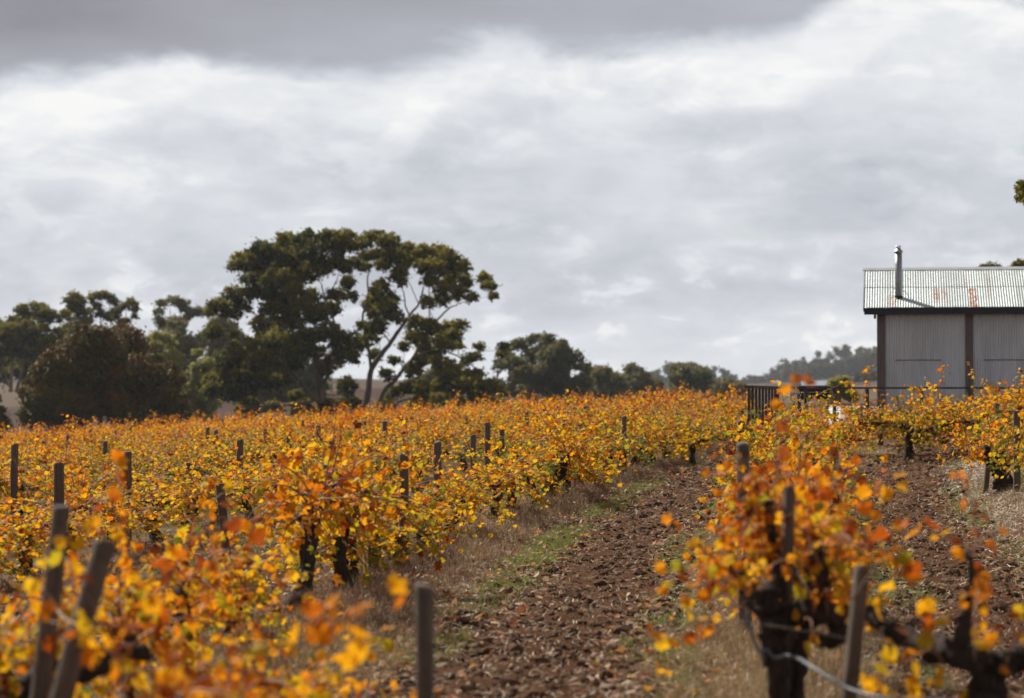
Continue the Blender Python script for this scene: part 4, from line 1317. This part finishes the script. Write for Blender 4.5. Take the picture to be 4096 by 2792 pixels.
# barge flashing along the gable edge
for x in (rx0 - .04, rx1 + .01):
    V, Q = boxes([(x, x + .035, 0, sl + .02, -.13, .03)])
    P = np.stack([V[:, 0], eave_y + V[:, 1] * math.cos(slope) - V[:, 2] * math.sin(slope), eave_z + V[:, 1] * math.sin(slope) + V[:, 2] * math.cos(slope)], -1)
    mesh_np('barge_board', P, Q, M['shed_timber'], shed)
V, Q = boxes([(rx0 - .01, rx1 + .01, eave_y - .10, eave_y - .005, eave_z - .21, eave_z - .015)])
mesh_np('gutter', V, Q, M['fascia'], shed)
V, Q = boxes([(rx0 + .02, rx1 - .02, eave_y + .0, -.055, eave_z - .20, eave_z - .16)])
mesh_np('soffit', V, Q, M['fascia'], shed)
V, Q = boxes([(rx0 + .27, -.02, -.30, -.06, eave_z - .32, eave_z - .205)])
mesh_np('beam_end', V, Q, M['fascia'], shed)
# flue
fx = .64
fh = (rid_z - eave_z) * .24
fy = eave_y + fh / math.tan(slope)
fz = eave_z + fh
V, Fs = tubes([(np.array([(fx, fy, fz - .15), (fx, fy, fz + .6), (fx, fy, fz + 1.36)]), .105)], 20)
flue = mesh_np('flue', V, Fs, M['steel'], shed, smooth=True)
V, Fs = tubes([(np.array([(fx, fy, fz + 1.36), (fx, fy, fz + 1.40), (fx, fy, fz + 1.47), (fx, fy, fz + 1.52)]), np.array([.135, .13, .07, .065])),
               (np.array([(fx, fy, fz + 1.545), (fx, fy, fz + 1.56)]), np.array([.10, .085])),
               (np.array([(fx - .05, fy, fz + 1.50), (fx - .05, fy, fz + 1.55)]), .008), (np.array([(fx + .05, fy, fz + 1.50), (fx + .05, fy, fz + 1.55)]), .008)], 16)
mesh_np('cowl', V, Fs, M['steel'], flue)
V, Fs = tubes([(np.array([(fx, fy, fz - .10), (fx, fy, fz - .05), (fx, fy, fz + .01), (fx, fy, fz + .06)]), np.array([.175, .165, .13, .125]))], 20)
mesh_np('boot', V, Fs, M['black_metal'], flue)
V, Fs = tubes([(np.array([(fx, fy, fz + .995), (fx, fy, fz + 1.012)]), .109)], 20)
mesh_np('band', V, Fs, M['steel'], flue)
for s in (-1, 1):
    yy = fy + .25
    V, Fs = tubes([(np.array([(fx + s * .10, fy, fz + .34), (fx + s * .17, fy + .12, fz + .2), (fx + s * .30, yy, fz + .09)]), .008)], 5)
    mesh_np('stay', V, Fs, M['steel'], flue)
for s in (-1, 1):
    V, Fs = tubes([(np.array([(fx + s * .17, fy - .05, fz - .10), (fx + s * .20, fy - .06, fz - .02), (fx + s * .21, fy, fz + .02)]), .012)], 5)
    mesh_np('clip', V, Fs, M['steel'], flue)

# ------------------------------------------------------------------ deck with rail
c1, c2, c3 = at(749, 387, 58), at(775, 388, 66), at(1130, 387, 65.2)
RZ = 2.32
deck = empty('deck', (c1[0], c1[1], float(ter(c1[0], c1[1]))), 'raised timber deck with dark handrail and end balusters beside the shed', 'deck')
o3 = np.array([c1[0], c1[1], float(ter(c1[0], c1[1]))])
DZ = 1.25


def seg_box(p, q, w_, z0, z1, ext=0):
    p = np.array(p[:2]); q = np.array(q[:2]); v = (q - p) / np.linalg.norm(q - p); n = np.array([-v[1], v[0]]) * w_ / 2
    p = p - v * ext; q = q + v * ext
    base = [p - n, q - n, q + n, p + n]
    V = np.array([(a[0], a[1], z) for z in (z0, z1) for a in base]) - o3
    Qd = np.array([[0, 3, 2, 1], [4, 5, 6, 7], [0, 1, 5, 4], [1, 2, 6, 5], [2, 3, 7, 6], [3, 0, 4, 7]])
    return V, Qd


V, Q = seg_box(c1, c2, .2, RZ - .05, RZ + .01, .06)
mesh_np('handrail', V, Q, M['deck_timber'], deck)
V, Q = seg_box(c2, c3, .12, RZ - .055, RZ - .004, -.07)
mesh_np('handrail', V, Q, M['deck_timber'], deck)
for t in np.linspace(.0, 1.0, 9):
    p = c1 + (c2 - c1) * t
    wq = .26 if t in (0.0,) else .22
    v = (c2 - c1)[:2] / np.linalg.norm((c2 - c1)[:2]) * wq * .9
    V, Q = seg_box(p[:2] - v / 2 * 1.0, p[:2] + v / 2 * 1.0, .05, DZ - 1.2 if t in (0, 1) else DZ - .15, RZ - .052)
    mesh_np('baluster', V, Q, M['deck_timber'], deck)
for px in (777.5, 806, 835, 868, 922.6, 970, 1019.5, 1065):
    t = (px - 775) / (1130 - 775)
    p = c2 + (c3 - c2) * t
    V, Q = boxes([(p[0] - .045, p[0] + .045, p[1] - .045, p[1] + .045, DZ - .9, RZ - .058)])
    mesh_np('rail_post', V - o3, Q, M['deck_timber'], deck)
# deck boards, one by one across the front
nb = 26
for i in range(nb):
    y0 = 66.05 + i * .19
    xa = c2[0] + .05 + i * .03
    V, Q = boxes([(xa, min(c3[0], 18.5 if y0 < 70.5 else 10.3), y0, y0 + .175, DZ - .04, DZ)])
    mesh_np('deck_board', V - o3, Q, M['deck_timber'], deck)
V, Q = seg_box(c2, c3, .05, DZ - .28, DZ - .045, -.02)
mesh_np('deck_fascia', V, Q, M['deck_timber'], deck)

# barbecue on the deck
bb = at(813, 395, 67.2)
bq = empty('barbecue', (bb[0], bb[1], DZ), 'black hooded barbecue with side shelf standing on the deck', 'barbecue')
V, Q = boxes([(-.42, .42, -.25, .25, .72, .92)])
mesh_np('firebox', V, Q, M['black_metal'], bq)
hp = np.array([(-.24, .93), (-.24, 1.02), (-.16, 1.10), (.12, 1.12), (.24, 1.04), (.24, .93)])
V = np.array([(x, y, z) for x in (-.42, .42) for y, z in hp])
Q = [np.array([[i, (i + 1) % 6, 6 + (i + 1) % 6, 6 + i] for i in range(6)]), np.array([[0, 5, 4], [0, 4, 3], [0, 3, 2], [0, 2, 1], [6, 7, 8], [6, 8, 9], [6, 9, 10], [6, 10, 11]])]
mesh_np('hood', V, Q, M['black_metal'], bq)
for x in (-.15, .39):
    V, Fs = tubes([(np.array([(x, -.262, .83), (x, -.29, .83)]), .035)], 14)
    mesh_np('gauge', V, Fs, M['steel'], bq)
V, Q = boxes([(-.66, -.43, -.22, .22, .86, .92), (-.66, -.62, -.2, .2, .64, .855)])
mesh_np('side_shelf', V, Q, M['steel'], bq)
for x in (-.38, .38):
    for y in (-.2, .2):
        V, Q = boxes([(x - .02, x + .02, y - .02, y + .02, 0, .715)])
        mesh_np('leg', V, Q, M['black_metal'], bq)

# white car glimpsed by the shed corner
M['car_white'] = simple('car_white', (.78, .78, .79), .25, .03, 2, 0, (1, 1, 1), 0, .5)
M['car_glass'] = simple('car_glass', (.03, .035, .04), .08, .1, 2, 0, (1, 1, 1), 0, .6)
M['tyre'] = simple('tyre', (.015, .015, .015), .8, .2, 9)
M['house_roof'] = simple('house_roof', (.34, .40, .48), .5, .1, 1)
cp = at(893, 408, 82)
cpz = float(ter(cp[0], cp[1]))
car = empty('parked_car', (cp[0] - .9, cp[1] + 3, cpz), 'white car mostly hidden by vines at the shed corner', 'car', rz=R(8))
prof = np.array([(-2.0, .35), (-2.05, .7), (-1.9, .92), (-1.15, 1.0), (-.55, 1.42), (.7, 1.45), (1.5, 1.02), (2.0, .92), (2.05, .5), (1.95, .32)])
V = np.array([(s * (.84 if z < 1.1 else .66), x, z) for s in (-1, 1) for x, z in prof])
n = len(prof)
Q = [np.array([[i, (i + 1) % n, n + (i + 1) % n, n + i] for i in range(n)]), np.array([[0, i + 1, i] for i in range(1, n - 1)] + [[n, n + i, n + i + 1] for i in range(1, n - 1)])]
mesh_np('body', V, Q, M['car_white'], car, smooth=False)
V = np.array([(-.62, -1.14, 1.03), (.62, -1.14, 1.03), (.56, -.60, 1.40), (-.56, -.60, 1.40)]) + np.array([0, -.03, .02])
mesh_np('windscreen', V, np.array([[0, 1, 2, 3]]), M['car_glass'], car)
for x in (-.78, .78):
    for y in (-1.3, 1.3):
        V, Fs = tubes([(np.array([(x - .1, y, .32), (x + .1, y, .32)]), .32)], 20)
        wh = mesh_np('wheel', V, Fs, M['tyre'], car)
        V, Fs = tubes([(np.array([(x - .11, y, .32), (x + .11, y, .32)]), .19)], 16)
        mesh_np('rim', V, Fs, M['steel'], wh)

# distant farm building with pale blue roof
hp_ = at(817, 391, 420)
house = empty('farm_building', (hp_[0], hp_[1], hp_[2] - .5), 'distant farm building with pale blue roof beyond the deck', 'building')
V, Q = boxes([(-2.4, 2.4, 0, 4, -1, 1.4)])
mesh_np('wall', V, Q, M['wall_iron'], house)
V = np.array([(-2.7, -.3, 1.38), (2.7, -.3, 1.38), (2.7, 2, 2.3), (-2.7, 2, 2.3), (2.7, 4.3, 1.38), (-2.7, 4.3, 1.38)])
mesh_np('roof', V, np.array([[0, 1, 2, 3], [3, 2, 4, 5]]), M['house_roof'], house)

# ------------------------------------------------------------------ ground litter
def lanespot(r, n, y0, y1, u0, u1, ks=(0, 1), pw=1.6, side=0):
    Y = y0 + (y1 - y0) * r.rand(n) ** pw
    k = r.choice(ks, n)
    uu = r.uniform(u0, u1, n) * (r.choice([-1, 1], n) if not side else side)
    X = lane(Y) + SP * k + uu
    return X, Y


def surf(X, Y):
    u_ = X - lane(Y)
    um_ = np.mod(u_, SP); um_ = np.minimum(um_, SP - um_)
    jt = (fbm(X * .8, Y * .8, 3) - .5) * .9
    tl = (1 - ss(.55, 1.0, um_ + jt * .8))
    cl_ = fbm(X * 5, Y * 5, 4) - .5
    return ter(X, Y) + tl * (cl_ * .10 + np.abs(fbm(X * 2.3, Y * 2.3, 3) - .5) * .10 - .03) + (1 - tl) * cl_ * .05


r = np.random.RandomState(70)
# clods
ico = np.array([(0, 0, 1), (.89, 0, .45), (.28, .85, .45), (-.72, .53, .45), (-.72, -.53, .45), (.28, -.85, .45), (.72, .53, -.45), (-.28, .85, -.45), (-.89, 0, -.45), (-.28, -.85, -.45), (.72, -.53, -.45), (0, 0, -1)])
icf = np.array([[0, 1, 2], [0, 2, 3], [0, 3, 4], [0, 4, 5], [0, 5, 1], [1, 6, 2], [2, 7, 3], [3, 8, 4], [4, 9, 5], [5, 10, 1], [2, 6, 7], [3, 7, 8], [4, 8, 9], [5, 9, 10], [1, 10, 6], [11, 7, 6], [11, 8, 7], [11, 9, 8], [11, 10, 9], [11, 6, 10]])
n = 13000
X, Y = lanespot(r, n, 14, 60, 0, 1.05)
sz = np.clip(r.lognormal(-4.25, .68, n), .006, .07)
Z = surf(X, Y) + sz * .25
rot = frames(n, r, 0, 0)
Vb = ico[None] * (1 + r.normal(0, .16, (n, 12, 1)))
V = np.einsum('nij,nkj->nki', rot, Vb) * sz[:, None, None] * np.array([1.15, 1, .75]) + np.stack([X, Y, Z], -1)[:, None]
Fc = (icf[None] + (np.arange(n) * 12)[:, None, None]).reshape(-1, 3)
o = mesh_np('soil_clods', V.reshape(-1, 3), Fc, M['soil_clod'])
tag(o, 'brown broken clods of tilled earth along the lanes', 'soil clods', kind='stuff')


def flat_frames(n, r, tilt=.35):
    N = r.normal(size=(n, 3)) * tilt; N[:, 2] += 1
    N /= np.linalg.norm(N, axis=1)[:, None]
    T = r.normal(size=(n, 3)); T -= (T * N).sum(1)[:, None] * N
    T /= np.linalg.norm(T, axis=1)[:, None]
    return np.stack([np.cross(T, N), T, N], -1)


# straw
n = 100000
X, Y = lanespot(r, n, 13, 62, 0, 2.1, (-1, 0, 0, 1, 1))
P = np.stack([X, Y, surf(X, Y) + r.uniform(.012, .045, n)], -1)
SV = np.array([(-.04, 0, 0), (.04, 0, 0), (.03, .5, .05), (-.03, .5, .05), (.012, 1, .0), (-.012, 1, .0)])
SQ = np.array([[0, 1, 2, 3], [3, 2, 4, 5]])
cs = np.array([.58, .44, .27])[None] * r.uniform(.45, 1.35, (n, 1)) * (1 + r.normal(0, .05, (n, 3)))
V, Fc, cc = scatter(P, flat_frames(n, r, .5), r.uniform(.025, .085, n), cs, SV, SQ)
o = mesh_np('straw', V, Fc, M['litter'], cols=cc, attr='soil')
tag(o, 'pale broken straw scattered over the lanes', 'straw', kind='stuff')
# straw mulch thrown up along the mound of the shed-side row
n = 34000
Y = r.uniform(26, 52, n); X = lane(Y) + SP * 1.5 - np.abs(r.normal(0, .75, n)) + .3
P = np.stack([X, Y, surf(X, Y) + r.uniform(.01, .04, n)], -1)
cs = np.array([.60, .52, .42])[None] * r.uniform(.5, 1.3, (n, 1))
V, Fc, cc = scatter(P, flat_frames(n, r, .4), r.uniform(.04, .12, n), cs, SV, SQ)
o = mesh_np('straw_mulch', V, Fc, M['litter'], cols=cc, attr='soil')
tag(o, 'pale straw mulch covering the mound of the shed side row', 'straw', kind='stuff')
# fallen leaves
n = 9000
X, Y = lanespot(r, n, 13, 62, 0.4, 2.1, (-1, 0, 0, 1), 1.4)
P = np.stack([X, Y, surf(X, Y) + .025], -1)
pal = np.array([(.42, .24, .15), (.50, .20, .05), (.34, .12, .06), (.52, .38, .25), (.60, .30, .06), (.28, .14, .09)])
V, Fc, cc = scatter(P, flat_frames(n, r, .45), r.uniform(.05, .10, n), pal[r.randint(len(pal), size=n)] * r.uniform(.7, 1.1, (n, 1)), MV * np.array([1, 1, 1.6]), MQ)
o = mesh_np('fallen_leaves', V, Fc, M['blade'], cols=cc, attr='soil')
tag(o, 'curled brown and orange leaves fallen beside the vine rows', 'fallen leaves', kind='stuff')


def blades(name, label, cat, n_tuft, per, y0, y1, u0, u1, h, wd, colr, spread, ks, seed, lean=.35, pw=1.5, mask=None, side=0):
    r = np.random.RandomState(seed)
    X, Y = lanespot(r, n_tuft, y0, y1, u0, u1, ks, pw, side)
    if mask is not None:
        kq = r.rand(n_tuft) < mask(X, Y)
        X, Y = X[kq], Y[kq]
        n_tuft = len(X)
    X = np.repeat(X, per) + r.normal(0, spread, n_tuft * per); Y = np.repeat(Y, per) + r.normal(0, spread, n_tuft * per)
    n = len(X)
    hh = r.uniform(*h, n)
    d = r.normal(0, lean, (n, 2)) * hh[:, None]
    a = r.uniform(0, math.pi, n)
    wv = np.stack([np.cos(a), np.sin(a)], -1) * wd
    Z = surf(X, Y) - .01
    V = np.zeros((n, 5, 3))
    V[:, 0] = np.stack([X - wv[:, 0], Y - wv[:, 1], Z], -1); V[:, 1] = np.stack([X + wv[:, 0], Y + wv[:, 1], Z], -1)
    V[:, 2] = np.stack([X + wv[:, 0] * .7 + d[:, 0] * .4, Y + wv[:, 1] * .7 + d[:, 1] * .4, Z + hh * .6], -1)
    V[:, 3] = np.stack([X - wv[:, 0] * .7 + d[:, 0] * .4, Y - wv[:, 1] * .7 + d[:, 1] * .4, Z + hh * .6], -1)
    V[:, 4] = np.stack([X + d[:, 0], Y + d[:, 1], Z + hh], -1)
    b = np.arange(n)[:, None] * 5
    cc = np.repeat(np.array(colr)[r.randint(len(colr), size=n)] * r.uniform(.7, 1.2, (n, 1)), 5, axis=0)
    o = mesh_np(name, V.reshape(-1, 3), [b + np.array([[0, 1, 2, 3]]), b + np.array([[3, 2, 4]])], M['blade'], cols=cc, attr='soil')
    tag(o, label, cat, kind='stuff')


gmask = lambda X, Y: ss(.44, .58, fbm(X * .5 + 9, Y * .3, 3))
blades('green_grass', 'thin green grass along both edges of the tilled strip', 'grass', 3000, 14, 14, 62, .62, 1.3, (.03, .10), .003, [(.17, .26, .035), (.22, .30, .05), (.30, .31, .08)], .07, (0, 0, 1, -1), 80, mask=gmask)
blades('grass_strip', 'long strip of fresh green grass beside the tilled earth', 'grass', 1500, 13, 19, 60, .78, 1.2, (.03, .09), .003, [(.17, .23, .04), (.24, .27, .06), (.33, .29, .11)], .11, (0,), 84, mask=lambda X, Y: .15 + .85 * ss(.42, .55, fbm(X * .9 + 4, Y * .5, 3)), side=-1)
blades('dry_grass', 'dry tan grass standing under the vine rows', 'grass', 3600, 14, 11.5, 62, 1.45, 2.1, (.04, .20), .0028, [(.42, .32, .18), (.36, .26, .14), (.48, .38, .24), (.30, .20, .11)], .10, (0, 0, 1, -1), 81, .4)
blades('tall_dry_grass', 'tall bleached grass round the gnarled vine and foreground posts', 'grass', 800, 16, 12.5, 21, 1.0, 2.4, (.05, .24), .003, [(.36, .26, .13), (.30, .21, .10), (.22, .14, .07)], .14, (0, 0, -1), 83, .8, 1.0)
blades('dry_weeds', 'reddish brown wiry weeds at the foot of the vines', 'weeds', 2600, 14, 20, 66, 1.35, 2.2, (.05, .22), .0022, [(.20, .10, .07), (.26, .14, .09), (.16, .09, .07)], .13, (0, 0, 1, -1), 82, .6)

# ------------------------------------------------------------------ haze
hz = mesh_np('haze', *(lambda vq: (vq[0], vq[1]))(boxes([(-3200, 3200, -400, 3600, -80, 75)])), None)
m, t, out = mat('haze')
pv = t.n('ShaderNodeVolumePrincipled')
pv.inputs['Color'].default_value = (.86, .91, 1.0, 1)
pv.inputs['Density'].default_value = .0001
pv.inputs['Anisotropy'].default_value = .2
t.put(out.inputs['Volume'], pv.outputs[0])
hz.data.materials.append(m)
tag(hz, 'pale blue haze softening the far hills', 'haze', kind='stuff')
